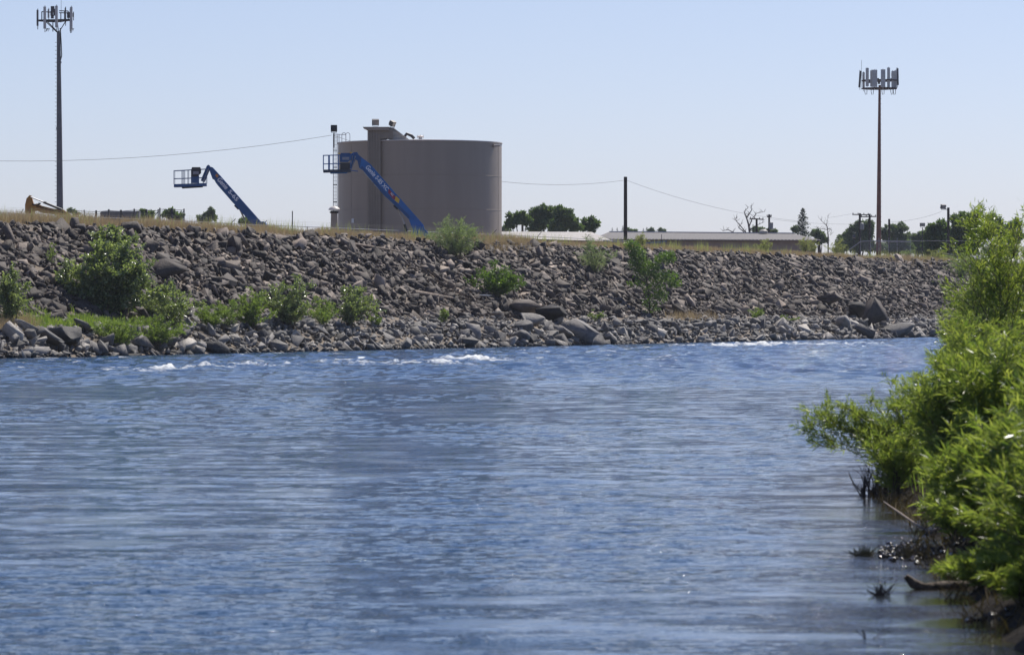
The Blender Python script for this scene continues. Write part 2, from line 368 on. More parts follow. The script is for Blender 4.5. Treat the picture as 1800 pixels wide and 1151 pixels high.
    L(ms.outputs[0], n.nodes['Material Output'].inputs[0])
    tag(mesh_np('river_water', V, Fc, m, attrs={'foam_and_glint': pad(foam_and_glint), 'shallow': pad(shal), 'rough': pad(rough * near)}, smooth=True), kind='structure')
make_water()

# ------------------------------------------------------------------ rocks
def proto(seed):
    r = np.random.default_rng(seed); pts = []
    sx, sy, sz = 1, r.uniform(.6, .95), r.uniform(.24, .55)
    if seed % 3:
        for i in (-1, 1):
            for j in (-1, 1):
                for k in (-1, 1):
                    c = np.array([i * r.uniform(.6, 1), j * r.uniform(.55, 1), k * r.uniform(.5, 1)])
                    if r.random() < .15: continue
                    for q in range(3):
                        d = np.zeros(3); d[q] = -np.sign(c[q]) * r.uniform(.03, .18); pts.append(c + d)
    else:
        for q in range(15):
            d = r.normal(size=3); d /= np.linalg.norm(d); pts.append(d * r.uniform(.8, 1.15))
    bm = bmesh.new()
    for p in pts: bm.verts.new(tuple(np.array(p) * (sx / 2, sy / 2, sz / 2)))
    h = bmesh.ops.convex_hull(bm, input=bm.verts[:])
    bmesh.ops.delete(bm, geom=list({g for g in h['geom_interior'] if isinstance(g, bmesh.types.BMVert)}), context='VERTS')
    bmesh.ops.triangulate(bm, faces=bm.faces[:]); bm.verts.index_update()
    V = np.array([v.co[:] for v in bm.verts]); Fc = np.array([[v.index for v in f.verts] for f in bm.faces]); bm.free()
    return V, Fc
PROTO = [proto(i) for i in range(36)]
def hero_proto(seed):
    r = np.random.default_rng(900 + seed); bm = bmesh.new()
    for q in range(60):                       # a chunk bounded by a few broken faces
        d = r.normal(size=3); d /= np.linalg.norm(d); bm.verts.new(tuple(d * (.95 + .05 * r.random())))
    h = bmesh.ops.convex_hull(bm, input=bm.verts[:])
    for q in range(9):
        d = Vector(r.normal(size=3)).normalized(); c = d * r.uniform(.28, .5)
        bmesh.ops.bisect_plane(bm, geom=bm.verts[:] + bm.edges[:] + bm.faces[:], plane_co=c, plane_no=d, clear_outer=True)
        vs = bm.verts[:]; bm2 = bmesh.new()
        for v in vs: bm2.verts.new(v.co)
        bm.free(); bm = bm2; bmesh.ops.convex_hull(bm, input=bm.verts[:])
    bmesh.ops.triangulate(bm, faces=bm.faces[:]); bm.verts.index_update()
    V = np.array([v.co[:] for v in bm.verts]) * .5; Fc = np.array([[v.index for v in f.verts] for f in bm.faces]); bm.free()
    return V, Fc
NH = 10; PROTO += [hero_proto(i) for i in range(NH)]
def rotm(yaw, pitch, roll):
    cy, sy, cp, sp, cr, sr = np.cos(yaw), np.sin(yaw), np.cos(pitch), np.sin(pitch), np.cos(roll), np.sin(roll)
    return (np.array([[cy, -sy, 0], [sy, cy, 0], [0, 0, 1]]) @ np.array([[cp, 0, sp], [0, 1, 0], [-sp, 0, cp]]) @ np.array([[1, 0, 0], [0, cr, -sr], [0, sr, cr]]))
ROCKS = []   # x y z size proto rot tone zone
SLOPE_N = np.array([N[0] * -math.sin(R(30.3)), N[1] * -math.sin(R(30.3)), math.cos(R(30.3))])
tx = np.array([D[0], D[1], 0]); ty = np.cross(SLOPE_N, tx); BASE_M = np.stack([tx, ty, SLOPE_N], 1)
def add_rock(p, size, zone, tone=None, rot=None, sc3=None, pr=None):
    r = rng
    if rot is None:
        rm = rotm(r.uniform(0, 6.28), r.normal(0, .58), r.normal(0, .58))
        rot = (BASE_M @ rm) if zone == 'slope' else rm
    ROCKS.append(dict(p=np.array(p, float), size=size, pr=pr if pr is not None else r.integers(36), rot=rot, tone=float(np.clip(r.beta(2, 2.4) if tone is None else tone, 0, 1)), zone=zone, s3=np.array(sc3 if sc3 is not None else (1, 1, 1), float)))
def scatter(s0, s1, n0, n1, dens, mean, sig, zone, zo=.0, keep=None):
    k = int((s1 - s0) * (n1 - n0) * dens)
    ss = rng.uniform(s0, s1, k); ns = rng.uniform(n0, n1, k)
    sz = mean * np.exp(rng.normal(0, sig, k))
    for s, n, z in zip(ss, ns, np.clip(sz, .12, 1.45)):
        if keep and not keep(s, n): continue
        q = lev(s, n); dz = z * rng.uniform(-.05, .28) + zo
        add_rock((q.x, q.y, q.z + dz), z, zone)
S0, S1 = -45, 285
scatter(S0, S1, 5.0, 15.0, 4.8, .56, .44, 'slope', .05)
scatter(S0, S1, 5.2, 15.3, 3.4, .38, .32, 'slope', .16)
scatter(S0, S1, 14.9, 15.6, 2.5, .4, .3, 'slope', -.05)
scatter(S0, S1, -.6, 2.6, 2.8, .58, .5, 'toe', .05)
scatter(S0, S1, -.3, 3.4, 4.5, .32, .3, 'toe', .1)
scatter(10, S1, 2.8, 5.6, 5.0, .3, .35, 'toe')
scatter(28, 46, .2, 6, .7, .75, .3, 'toe', .1)
HERO = [  # px, py, width px, height px, zone, tone, description
 (122, 592, 66, 34, 'toe', .12, 'big dark wedge-shaped boulder on the shore below the large leafy bush'),
 (84, 592, 42, 28, 'toe', .3, 'rounded grey boulder left beside the big dark wedge boulder'),
 (331, 609, 32, 17, 'toe', .95, 'pale flat-topped block at the waterline right of the bright green clump'),
 (384, 609, 38, 23, 'toe', .02, 'blackish square block standing in for the dark hole between pale waterline rocks'),  # near-black tone paints the shade of a hole between rocks
 (290, 477, 58, 24, 'slope', .45, 'long humped boulder on the slope right of the large leafy bush'),
 (918, 545, 48, 26, 'slope', .62, 'tan tilted slab at the top of the boulder pile'),
 (968, 556, 48, 30, 'slope', .04, 'biggest black angular block in the boulder pile'),
 (934, 564, 38, 20, 'toe', .6, 'brown slab leaning below the tan tilted slab'),
 (1032, 590, 74, 38, 'toe', .55, 'long boulder with pale top at the right foot of the boulder pile'),
 (911, 593, 30, 22, 'toe', .3, 'dark block with lighter top low in the boulder pile'),
 (936, 596, 24, 18, 'toe', .15, 'small black cube-like block low in the boulder pile'),
 (990, 584, 30, 20, 'toe', .6, 'grey wedge rock between the black block and the long pale boulder'),
 (921, 577, 28, 20, 'toe', .2, 'dark domed rock in the middle of the boulder pile'),
 (876, 553, 22, 18, 'toe', .2, 'dark rock under the white plastic scrap'),
 (1533, 556, 36, 38, 'slope', .35, 'big round boulder near the waterline on the right'),
 (1504, 548, 32, 24, 'slope', .05, 'dark jagged boulder leaning against the big round boulder'),
 (1452, 529, 46, 18, 'slope', .5, 'long low slab left of the round boulder, higher on the slope'),
 (1578, 582, 50, 22, 'toe', .45, 'broad sloping boulder at the waterline right of the round boulder'),
 (1524, 584, 40, 20, 'toe', .2, 'dark boulder at the waterline just under the round boulder'),
 (1478, 568, 22, 26, 'toe', .7, 'upright pale block left of the round boulder'),
 (1386, 542, 30, 16, 'slope', .4, 'flat brown block above the driftwood on the right slope')]
HERO_I = {}
for px, py, wp, hp, zn, tone, lab in HERO:
    p, n = lev_px(px, py + hp * .45, 0.0, 15)
    scl = F / p.y; W_ = wp / scl * 1.22; Hh = hp / scl * 1.22
    pr = 36 + len(HERO_I) % NH
    P_ = PROTO[pr][0]; ext = P_.max(0) - P_.min(0)
    rot = rotm(rng.uniform(-.3, .3), rng.uniform(-.1, .25), rng.uniform(.0, .3))
    s3 = (1 / ext[0], .9 / ext[1], (Hh / W_) * 1.0 / ext[2])
    HERO_I[len(ROCKS)] = lab
    add_rock((p.x, p.y - .6, p.z + Hh * .45), W_, zn, tone, rot, s3, pr)

def rock_verts(k):
    V, Fc = PROTO[k['pr']]
    return (V * k['s3'] * k['size']) @ k['rot'].T + k['p'], Fc
def build_rocks():
    info = []
    for i, k in enumerate(ROCKS):
        x, y, z = k['p']; sx = 900 + F * x / y; sy = HY - (z - H) * F / y
        vis = 4 < sx < 1640 and z > 0
        info.append((k['size'] * F / y if vis else 0, sx, sy))
    order = sorted(range(len(ROCKS)), key=lambda i: (i not in HERO_I, -info[i][0]))
    ind = set(order[:300])
    for zone, m, nm, lb in (('slope', M_ROCK, 'riprap_rocks', 'brown-grey angular rocks covering the levee slope'), ('toe', M_TOE, 'shore_rocks', 'smaller grey rocks packed along the waterline')):
        VV, FF, TT = [], [], []; b = 0
        for i, k in enumerate(ROCKS):
            if i in ind or k['zone'] != zone: continue
            V, Fc = rock_verts(k); VV.append(V); FF.append(Fc + b); TT.append(np.full(len(V), k['tone'])); b += len(V)
        o = mesh_np(nm, np.vstack(VV), np.vstack(FF), m, attrs={'tone': np.concatenate(TT)})
        tag(o, lb, 'rocks', kind='stuff')
    marks = [(0, 'at the left frame edge'), (100, 'below the large leafy bush'), (290, 'under the low boom lift'), (470, 'left of the storage tank'),
             (600, 'under the left half of the tank'), (740, 'under the right half of the tank'), (885, 'under the dense roadside trees'), (1060, 'below the tall wooden pole'), (1200, 'below the long low roof'), (1400, 'below the pointed conifer'), (1490, 'below the rusty red tower')]
    mx = [m_[0] for m_ in marks]; groups = {}
    for i in ind:
        if i in HERO_I: continue
        k = ROCKS[i]; sx, sy = info[i][1:]; zi = max(j for j in range(len(mx)) if sx >= mx[j])
        if k['zone'] == 'slope': crest = 383 + .0446 * sx; foot = 556; t = (sy - crest) / (foot - crest); band = 'high on slope' if t < .36 else 'mid slope' if t < .68 else 'low on slope'
        else: band = 'on shore'
        tn = 'dark' if k['tone'] < .33 else 'brown-grey' if k['tone'] < .66 and k['zone'] == 'slope' else 'grey' if k['tone'] < .66 else 'pale'
        groups.setdefault((tn, band, zi), []).append((sx, i))
    ords = ['leftmost', 'second from left', 'third from left', 'fourth from left', 'fifth from left', 'sixth from left', 'seventh from left', 'eighth from left', 'ninth from left', 'tenth from left', 'eleventh from left', 'twelfth from left'] + [w_ + ' from left' for w_ in 'thirteenth fourteenth fifteenth sixteenth seventeenth eighteenth nineteenth twentieth twenty-first twenty-second twenty-third twenty-fourth twenty-fifth twenty-sixth twenty-seventh twenty-eighth twenty-ninth thirtieth thirty-first thirty-second thirty-third thirty-fourth thirty-fifth thirty-sixth thirty-seventh thirty-eighth thirty-ninth fortieth'.split()]
    lab = dict(HERO_I)
    for (tn, band, zi), L_ in groups.items():
        L_.sort()
        for q, (sx, i) in enumerate(L_):
            base = f'{tn} rock {band} {marks[zi][1]}'
            lab[i] = base if len(L_) == 1 else base + ', ' + ords[q]
    for i in sorted(ind):
        k = ROCKS[i]; V, Fc = rock_verts(k)
        o = mesh_np('boulder' if i in HERO_I else 'rock', V, Fc, M_ROCK if k['zone'] == 'slope' else M_TOE, origin=tuple(k['p']), attrs={'tone': np.full(len(V), k['tone'])})
        tag(o, lab[i], 'rock', 'larger rocks of the stone bank')
build_rocks()

# ------------------------------------------------------------------ plants
def tubes_np(P, Rr, ns=4):                 # P (M,K,3) polylines, Rr (M,K)
    Mn, K, _ = P.shape
    T = np.gradient(P, axis=1); T /= np.linalg.norm(T, axis=2, keepdims=True) + 1e-9
    ref = np.where(np.abs(T[..., 2:3]) < .9, np.array([0, 0, 1.]), np.array([1., 0, 0]))
    U = np.cross(T, ref); U /= np.linalg.norm(U, axis=2, keepdims=True) + 1e-9; Vv = np.cross(T, U)
    a = np.arange(ns) * 2 * np.pi / ns
    ring = P[:, :, None] + Rr[:, :, None, None] * (U[:, :, None] * np.cos(a)[None, None, :, None] + Vv[:, :, None] * np.sin(a)[None, None, :, None])
    i = np.arange(Mn * K * ns).reshape(Mn, K, ns); j = np.roll(i, -1, axis=2)
    Fc = np.stack([i[:, :-1], j[:, :-1], j[:, 1:], i[:, 1:]], -1).reshape(-1, 4)
    return ring.reshape(-1, 3), Fc
def leaves_np(P, Dr, L_, Wd, r, fold=.25, droop=.0):
    n = len(P); Dr = Dr / (np.linalg.norm(Dr, axis=1, keepdims=True) + 1e-9)
    S = np.cross(Dr, r.normal(size=(n, 3))); S /= np.linalg.norm(S, axis=1, keepdims=True) + 1e-9
    Nn = np.cross(Dr, S); L_ = L_[:, None]; Wd = Wd[:, None]
    tip = P + Dr * L_ - np.array([0, 0, 1.]) * L_ * droop
    a = P + Dr * L_ * .42 + S * Wd / 2 + Nn * Wd * fold; b = P + Dr * L_ * .42 - S * Wd / 2 + Nn * Wd * fold
    V = np.stack([P, a, tip, b], 1).reshape(-1, 3); i = np.arange(n) * 4
    Fc = np.concatenate([np.stack([i, i + 1, i + 2], 1), np.stack([i, i + 2, i + 3], 1)])
    return V, Fc
def shrub(name, label, cat, base, h, wd, leaf, nleaf, nstem=14, mleaf=None, mstem=None, seed=1, group=None, dep=None, up=.6, spread=.55, low=.15,
          twig=.22, tips=None, lean=(0, 0), stem_r=.012, leafname='foliage', lpt=14, twigs=True, cone=None, jit=.6):
    r = np.random.default_rng(seed); base = np.array(base, float); dep = dep or wd
    ph = r.uniform(0, 6.28, nstem); rr = np.sqrt(r.uniform(0, 1, nstem))
    tx_ = np.stack([np.cos(ph) * rr * wd / 2 + lean[0], np.sin(ph) * rr * dep / 2 + lean[1], h * ((1 - .5 * rr ** 2) if cone is None else (1 - cone * rr)) * r.uniform(.72, 1.02, nstem)], 1)
    if tips is not None: tx_ = np.vstack([tx_, np.array(tips, float)])
    ns_ = len(tx_); b0 = np.stack([np.cos(ph[:1].repeat(ns_) + r.uniform(0, 6, ns_)) * .12 * wd * r.random(ns_), r.normal(0, .05, ns_) * dep, np.zeros(ns_) - .05], 1)
    t = np.linspace(0, 1, 8)[None, :, None]
    Pm = b0[:, None] * (1 - t) + tx_[:, None] * np.concatenate([t ** (1 + spread), t ** (1 + spread), t ** (1 - .25 * spread)], 2)
    Pm += r.normal(0, .018 * h, Pm.shape) * t
    Rr = stem_r * (1 - .85 * t[..., 0]) * np.ones((ns_, 1))
    ntw = max(1, int(nleaf / lpt)); si = r.integers(0, ns_, ntw)
    ln_ = np.linalg.norm(tx_, axis=1); si = r.choice(ns_, ntw, p=ln_ / ln_.sum())
    tt = low + (1 - low) * r.random(ntw) ** .8; fi = tt * 7; i0 = np.minimum(fi.astype(int), 6); ff = (fi - i0)[:, None]
    st = Pm[si, i0] * (1 - ff) + Pm[si, i0 + 1] * ff; sd_ = Pm[si, i0 + 1] - Pm[si, i0]; sd_ /= np.linalg.norm(sd_, axis=1, keepdims=True) + 1e-9
    out = r.normal(size=(ntw, 3)); out[:, 2] = np.abs(out[:, 2]) * up; out /= np.linalg.norm(out, axis=1, keepdims=True)
    td = sd_ * .6 + out; td /= np.linalg.norm(td, axis=1, keepdims=True)
    tl = twig * h * (.5 + r.random(ntw)) * (1.15 - .6 * tt)
    q = np.linspace(0, 1, 4)[None, :, None]
    Tw = st[:, None] + td[:, None] * tl[:, None, None] * q; Tw[..., 2] -= (tl[:, None] * q[..., 0] ** 2) * .15
    u = r.random((ntw, lpt)); LP = st[:, None] + td[:, None] * (tl[:, None] * u)[..., None]; LP[..., 2] -= tl[:, None] * u ** 2 * .15
    LD = td[:, None] * .9 + r.normal(size=(ntw, lpt, 3)) * jit
    LP = LP.reshape(-1, 3); LD = LD.reshape(-1, 3); LP = LP + r.normal(0, .01 * h, LP.shape)
    L_ = leaf[0] * r.uniform(.6, 1.25, len(LP)); Wd = leaf[1] * r.uniform(.7, 1.2, len(LP))
    V, Fc = leaves_np(LP, LD, L_, Wd, r, droop=.12)
    tone = np.repeat(np.clip(r.normal(.5, .28, len(LP)), 0, 1), 4)
    root = thing(name, base, label, cat, group)
    keep = V[:, 2] > -.05; V[:, 2] = np.maximum(V[:, 2], .0)
    mesh_np(leafname, V + base, Fc, mleaf, root, attrs={'tone': tone})
    SV, SF = tubes_np(Pm, Rr, 5)
    if twigs:
        TV, TF = tubes_np(Tw, stem_r * .28 * (1 - .6 * q[..., 0]) * np.ones((ntw, 1)), 3); SF = np.vstack([SF, TF + len(SV)]); SV = np.vstack([SV, TV])
    mesh_np('stems', SV + base, SF, mstem or M_STEM, root)
    return root
def blades(name, P, hgt, wid, mt, seed, label, cat='grass', kind='stuff', parent=None, lean=.35, group=None, origin=None):
    r = np.random.default_rng(seed); n = len(P); a = r.uniform(0, 6.28, n); S = np.stack([np.cos(a), np.sin(a) * .5, np.zeros(n)], 1)
    Ln = np.stack([r.normal(0, lean, n), r.normal(0, lean, n), np.ones(n)], 1) * hgt[:, None]
    W_ = (wid * r.uniform(.6, 1.3, n))[:, None]
    V = np.stack([P - S * W_ / 2, P + S * W_ / 2, P + Ln * .55 * [.6, .6, 1] + S * W_ * .35, P + Ln, P + Ln * .55 * [.6, .6, 1] - S * W_ * .35], 1).reshape(-1, 3)
    i = np.arange(n) * 5; Fc = np.concatenate([np.stack([i, i + 1, i + 2], 1), np.stack([i, i + 2, i + 4], 1), np.stack([i + 4, i + 2, i + 3], 1)])
    o = mesh_np(name, V, Fc, mt, parent, origin=origin, attrs={'tone': np.repeat(np.clip(r.normal(.5, .3, n), 0, 1), 5)})
    if parent is None: tag(o, label, cat, group, kind)
    return o
def levP(s, n): # vector version
    z = prof(n) + 0 * s
    return np.stack([W0[0] + s * D[0] + n * N[0], W0[1] + s * D[1] + n * N[1], z], 1)

# crest grass
k = 150000; s_ = rng.uniform(-45, 285, k); n_ = rng.uniform(15.2, 18.9, k)
dn = fbm(s_ / 5, n_ / 1.5, 21); kp = dn > rng.uniform(.3, .68, k); s_, n_, dn = s_[kp], n_[kp], dn[kp]
blades('dry_grass', levP(s_, n_) - [0, 0, .05], (.3 + .6 * dn) * rng.uniform(.5, 1.3, len(s_)) * np.interp(s_, [50, 100], [1, .62]), .026, M_DRY, 5, 'golden dry grass growing along the top of the levee')
k = 9000; s_ = rng.uniform(-45, 285, k); n_ = rng.uniform(15.7, 18.5, k); kp = fbm(s_ / 3, n_, 33) > .55; s_, n_ = s_[kp], n_[kp]
blades('tall_weeds', levP(s_, n_), rng.uniform(.4, 1.15, len(s_)), .03, M_SAGE, 6, 'scattered pale green weeds among the dry crest grass', cat='weeds', lean=.12)
# russet weeds spilling over the crest
for j, (x0, x1, y0, y1, cnt) in enumerate([(835, 930, 415, 445, 2600), (1560, 1640, 445, 470, 1500), (0, 55, 570, 585, 1800), (1180, 1260, 556, 566, 700)]):
    P = []
    for _ in range(40):
        px, py = rng.uniform(x0, x1), rng.uniform(y0, y1); p, n = lev_px(px, py, 0, 17); P.append(p[:])
    P = np.array(P)[rng.integers(0, 40, cnt)] + rng.normal(0, .45, (cnt, 3)) * [1, 1, 0]
    sP = (P[:, 0] - W0[0]) * N[0] + (P[:, 1] - W0[1]) * N[1]; P[:, 2] = prof(sP) + .1
    blades('dry_grass', P, rng.uniform(.25, .75, cnt), .025, M_DRY, 70 + j, ['russet dry weeds spilling over the crest right of the tank', 'orange dry grass on the upper slope near the rusty tower', 'dry tan grass on the shore at the left frame edge', 'thin dry grass beside the young tree'][j])
# bench ground cover
k = 26000; s_ = rng.uniform(-1, 46, k); n_ = rng.uniform(2.3, 6.2, k); kp = fbm(s_ / 2.5, n_ / 1.5, 44) > .44 + np.clip((s_ - 25) / 30, 0, .4); s_, n_ = s_[kp], n_[kp]
blades('green_weeds', levP(s_, n_) + [0, 0, .05], rng.uniform(.12, .5, len(s_)), .05, M_GREEN, 8, 'bright green weeds carpeting the shelf between slope and shore', cat='weeds')

# far-bank shrubs: px base, py base, px width, px height, ...
def fshrub(px, pyb, wp, hp, label, mleaf, seed, leaf=(.13, .08), nl=3000, ns=16, lo=2.2, hi=17, cat='shrub', name='shrub', **kw):
    p, n = lev_px(px, pyb, lo, hi); s_ = F / p.y
    return shrub(name, label, cat, (p.x, p.y, p.z + .05), hp / s_ * 1.06, wp / s_ * 1.22, leaf, int(nl * 1.35), ns, mleaf, seed=seed, stem_r=.02, **kw)
fshrub(192, 558, 188, 170, 'large dark leafy bush, the biggest plant on the far bank', M_COTTON, 101, (.21, .14), 12500, 64, low=.02, spread=.35, dep=3.6, cone=.72, twig=.16)
fshrub(200, 470, 70, 82, 'narrow leafy top rising out of the large dark bush', M_COTTON, 102, (.17, .12), 3500, 12, low=.1, name='leafy_sapling', lo=4)
fshrub(18, 577, 96, 100, 'small grey-green shrub cut by the left frame edge', M_COTTON, 103, (.15, .1), 3200, 16)
fshrub(305, 580, 108, 84, 'loose leafy shrub right beside the large dark bush', M_COTTON, 104, (.14, .09), 3800, 18)
fshrub(268, 560, 60, 44, 'low dark shrub filling the foot of the large bush', M_COTTON, 1041, (.14, .09), 2200, 14)
fshrub(215, 622, 96, 68, 'bright green grassy shrub growing from the shore rocks', M_GREEN, 105, (.16, .035), 5200, 26, lo=.3)
fshrub(275, 614, 84, 58, 'green shrub on shore rocks, right half of the bright clump', M_GREEN, 106, (.16, .035), 4200, 24, lo=.3)
fshrub(368, 580, 64, 46, 'upright yellow-green tuft shrub between two leafy shrubs', M_GREEN, 107, (.2, .035), 2400, 16)
fshrub(400, 582, 44, 56, 'thin spindly green shrub right of the yellow-green tuft', M_GREEN, 108, (.15, .04), 1200, 9)
fshrub(446, 582, 84, 66, 'green shrub with pale leaves, left end of the shoreline row', M_GREEN, 109, (.14, .06), 3600, 20)
fshrub(510, 582, 100, 88, 'dark leafy shrub in the middle of the shoreline row', M_COTTON, 110, (.15, .1), 5000, 24)
fshrub(565, 581, 66, 56, 'low bright shrub between the two leafy shoreline shrubs', M_GREEN, 111, (.14, .05), 2000, 14)
fshrub(614, 578, 96, 76, 'leafy round shrub at the right end of the shoreline row', M_COTTON, 112, (.15, .1), 4600, 24)
fshrub(660, 578, 30, 22, 'small low green weed beside the shoreline row', M_GREEN, 113, (.14, .05), 600, 8)
fshrub(782, 572, 18, 26, 'small green tuft below the driftwood pile', M_GREEN, 114, (.2, .03), 600, 8, name='grass_tuft', cat='plant')
fshrub(800, 458, 92, 80, 'pale feathery willow shrub on the crest before the tank', M_PALE, 115, (.22, .03), 5600, 30, up=.9, low=.1)
fshrub(870, 528, 82, 60, 'bright green fan-leaved shrub in the middle of the slope', M_SUMAC, 116, (.24, .08), 3400, 20, twig=.4)
fshrub(1042, 484, 84, 66, 'pale grey-green shrub on the slope left of the young tree', M_PALE, 117, (.16, .035), 3600, 24, low=.1)
fshrub(1045, 566, 40, 20, 'low green plant beside the boulder pile', M_GREEN, 118, (.13, .05), 500, 8)
fshrub(1328, 565, 24, 26, 'small upright grass tuft under the driftwood on the right', M_GREEN, 119, (.25, .03), 600, 8, name='grass_tuft', cat='plant')
fshrub(1385, 566, 50, 12, 'low bright weeds on the shore between the boulders', M_GREEN, 120, (.14, .05), 600, 8)
fshrub(92, 470, 18, 46, 'thin green weed standing alone on the slope at left', M_GREEN, 121, (.12, .04), 260, 4)
fshrub(1690, 495, 70, 50, 'grey-green shrub at the far right end of the stone slope', M_PALE, 122, (.16, .06), 3000, 20)
fshrub(1745, 505, 80, 62, 'tall green shrub behind the grey-green one at the slope end', M_GREEN, 123, (.16, .06), 3000, 20)
for j, (px, wp, hp, lb) in enumerate([(1343, 32, 18, 'pale rabbitbrush on the crest before the low roof'), (1430, 26, 20, 'round yellowish bush on the crest at the roof end'), (1470, 34, 24, 'larger yellowish bush left of the sloping fence rail'), (1415, 22, 26, 'olive bush against the wall end'), (1645, 36, 16, 'low round straw-coloured bush right of the rusty tower'), (1595, 22, 14, 'small green bush on the crest by the tower fence'), (1128, 26, 18, 'small olive bush on the crest by the tall wooden pole')]):
    fshrub(px, 383 + .0446 * px - 4, wp, hp + 6, lb, M_SAGE if j != 5 else M_PALE, 140 + j, (.16, .03), 1400, 18, lo=15, hi=18, low=.1, name='crest_bush', cat='bush')
# young tree on the slope
def young_tree():
    p, n = lev_px(1143, 556, 1, 15); s_ = F / p.y; u = lambda px, py: Vector((p.x + (px - 1143) / s_, p.y, p.z + (556 - py) / s_))
    root = thing('young_tree', p, 'slender young tree with separate leafy clumps on the right slope', 'tree')
    r = np.random.default_rng(9); mb = MB()
    mb.tube([u(1143, 560), u(1141, 520), u(1136, 490), u(1118, 460), u(1108, 430)], [.07, .06, .045, .035, .015], 6)
    for a, b, c_ in (((1140, 515), (1160, 495), (1178, 480)), ((1137, 495), (1150, 470), (1165, 452)), ((1143, 550), (1155, 530), (1160, 515)), ((1139, 500), (1122, 488), (1108, 480)), ((1143, 535), (1132, 522), (1122, 512))):
        mb.tube([u(*a), u(*b), u(*c_)], [.035, .025, .01], 5)
    mb.build('trunk', M_BARK, root)
    VV, FF = [], []; b = 0
    for cx, cy, rx, ry, nn in ((1110, 432, 14, 12, 330), (1122, 447, 17, 13, 380), (1132, 462, 17, 12, 330), (1116, 462, 14, 14, 260), (1168, 453, 20, 11, 480), (1180, 450, 10, 10, 150), (1170, 486, 24, 12, 520), (1185, 497, 14, 9, 220), (1150, 490, 12, 9, 130), (1160, 520, 16, 12, 280), (1150, 541, 12, 10, 120), (1122, 496, 9, 7, 90), (1108, 500, 7, 5, 60), (1130, 552, 10, 6, 80), (1126, 478, 13, 12, 240), (1140, 480, 14, 12, 200), (1152, 468, 14, 10, 200), (1140, 505, 12, 12, 150), (1158, 505, 14, 12, 200), (1138, 530, 10, 12, 120), (1118, 440, 16, 16, 200)):
        nn = int(nn * .85); q = r.normal(size=(nn, 3)); q /= np.linalg.norm(q, axis=1, keepdims=True); q *= r.random((nn, 1)) ** .4
        c = np.array(u(cx, cy)); P = c + q * np.array([rx, rx, ry]) / s_
        V, Fc = leaves_np(P, r.normal(size=(nn, 3)) + [0, 0, .1], r.uniform(.16, .3, nn), r.uniform(.07, .12, nn), r, droop=.2)
        VV.append(V); FF.append(Fc + b); b += len(V)
    V = np.vstack(VV); mesh_np('crown', V, np.vstack(FF), M_SUMAC, root, attrs={'tone': np.repeat(r.random(len(V) // 4), 4)})
young_tree()

# ------------------------------------------------------------------ far trees
def crown_blobs(root, blobs, r, mt, leaf, dens, Y0, s_, name='crown'):
    VV, FF, TT = [], [], []; b = 0
    small = []
    for (cx, cy, rx, ry) in blobs:
        small.append((cx, cy, rx * .72, ry * .72))
        for _ in range(6):
            a, q_ = r.uniform(0, 6.28), r.uniform(.45, .95); f_ = r.uniform(.28, .5); small.append((cx + math.cos(a) * rx * q_, cy + math.sin(a) * ry * q_, rx * f_, ry * f_ * 1.1))
    for (cx, cy, rx, ry) in small:
        nn = int(dens * rx * ry); c = np.array(at(cx, cy, Y0)); c[1] += r.normal(0, rx / s_ * .4)
        q = r.normal(size=(nn, 3)); q /= np.linalg.norm(q, axis=1, keepdims=True); lump = .72 + .5 * fbm(q[:, 0] * 2 + cx, q[:, 2] * 2 + q[:, 1] * 2 + cy, 3, 3)
        q *= (r.random((nn, 1)) ** .45) * lump[:, None]
        P = c + q * np.array([rx, rx, ry]) / s_
        V, Fc = leaves_np(P, r.normal(size=(nn, 3)), r.uniform(.6, 1.3, nn) * leaf, r.uniform(.5, 1, nn) * leaf * .7, r)
        VV.append(V); FF.append(Fc + b); TT.append(np.repeat(np.clip(r.normal(.5, .25, nn), 0, 1), 4)); b += len(V)
    mesh_np(name, np.vstack(VV), np.vstack(FF), mt, root, attrs={'tone': np.concatenate(TT)})
def dtree(px, Y, blobs, label, mt, seed, leaf=.38, dens=5.5, trunk=.35, base_z=5.8, name='tree', group=None):
    r = np.random.default_rng(seed); s_ = F / Y; X = (px - 900) / F * Y
    root = thing(name, (X, Y, base_z), label, 'tree', group); crown_blobs(root, blobs, r, mt, leaf, dens, Y, s_)
    mb = MB(); cy = sum(b[1] for b in blobs) / len(blobs); top = at(px, cy, Y)
    mb.tube([(X, Y, base_z - .3), (X + .1, Y, (base_z + top.z) / 2), top], [trunk, trunk * .7, trunk * .35], 7)
    for (cx, cy_, rx, ry) in blobs:
        e = at(cx, cy_, Y); m_ = Vector((X * .6 + e.x * .4, Y, base_z * .35 + e.z * .65))
        mb.tube([(X, Y, base_z + (top.z - base_z) * .35), m_, e], [trunk * .5, trunk * .3, trunk * .1], 5)
    mb.build('trunk', M_BARK, root)
dtree(918, 560, [(905, 383, 15, 11), (918, 380, 13, 10), (898, 392, 12, 9), (925, 388, 12, 9)], 'left crown of the dark trees beside the tank, trunks showing', M_TREE, 201)
dtree(955, 565, [(948, 374, 15, 11), (958, 368, 13, 8), (968, 378, 15, 12), (940, 385, 15, 12), (955, 392, 18, 14), (940, 402, 15, 8)], 'tallest broad tree of the dark group beside the tank', M_TREE, 202)
dtree(992, 558, [(985, 372, 15, 9), (998, 380, 15, 10), (985, 388, 20, 14), (1005, 392, 15, 12), (1012, 400, 14, 9), (978, 400, 22, 10)], 'rounded dark tree in the middle of the group', M_TREE, 203)
dtree(1040, 562, [(1040, 390, 15, 10), (1045, 396, 12, 10), (1032, 400, 12, 9)], 'small round tree at the right end of the dark group', M_TREE, 204)
dtree(886, 700, [(886, 402, 6, 8), (890, 408, 7, 7)], 'bluish distant tree just right of the tank', M_TREED, 205, dens=9)
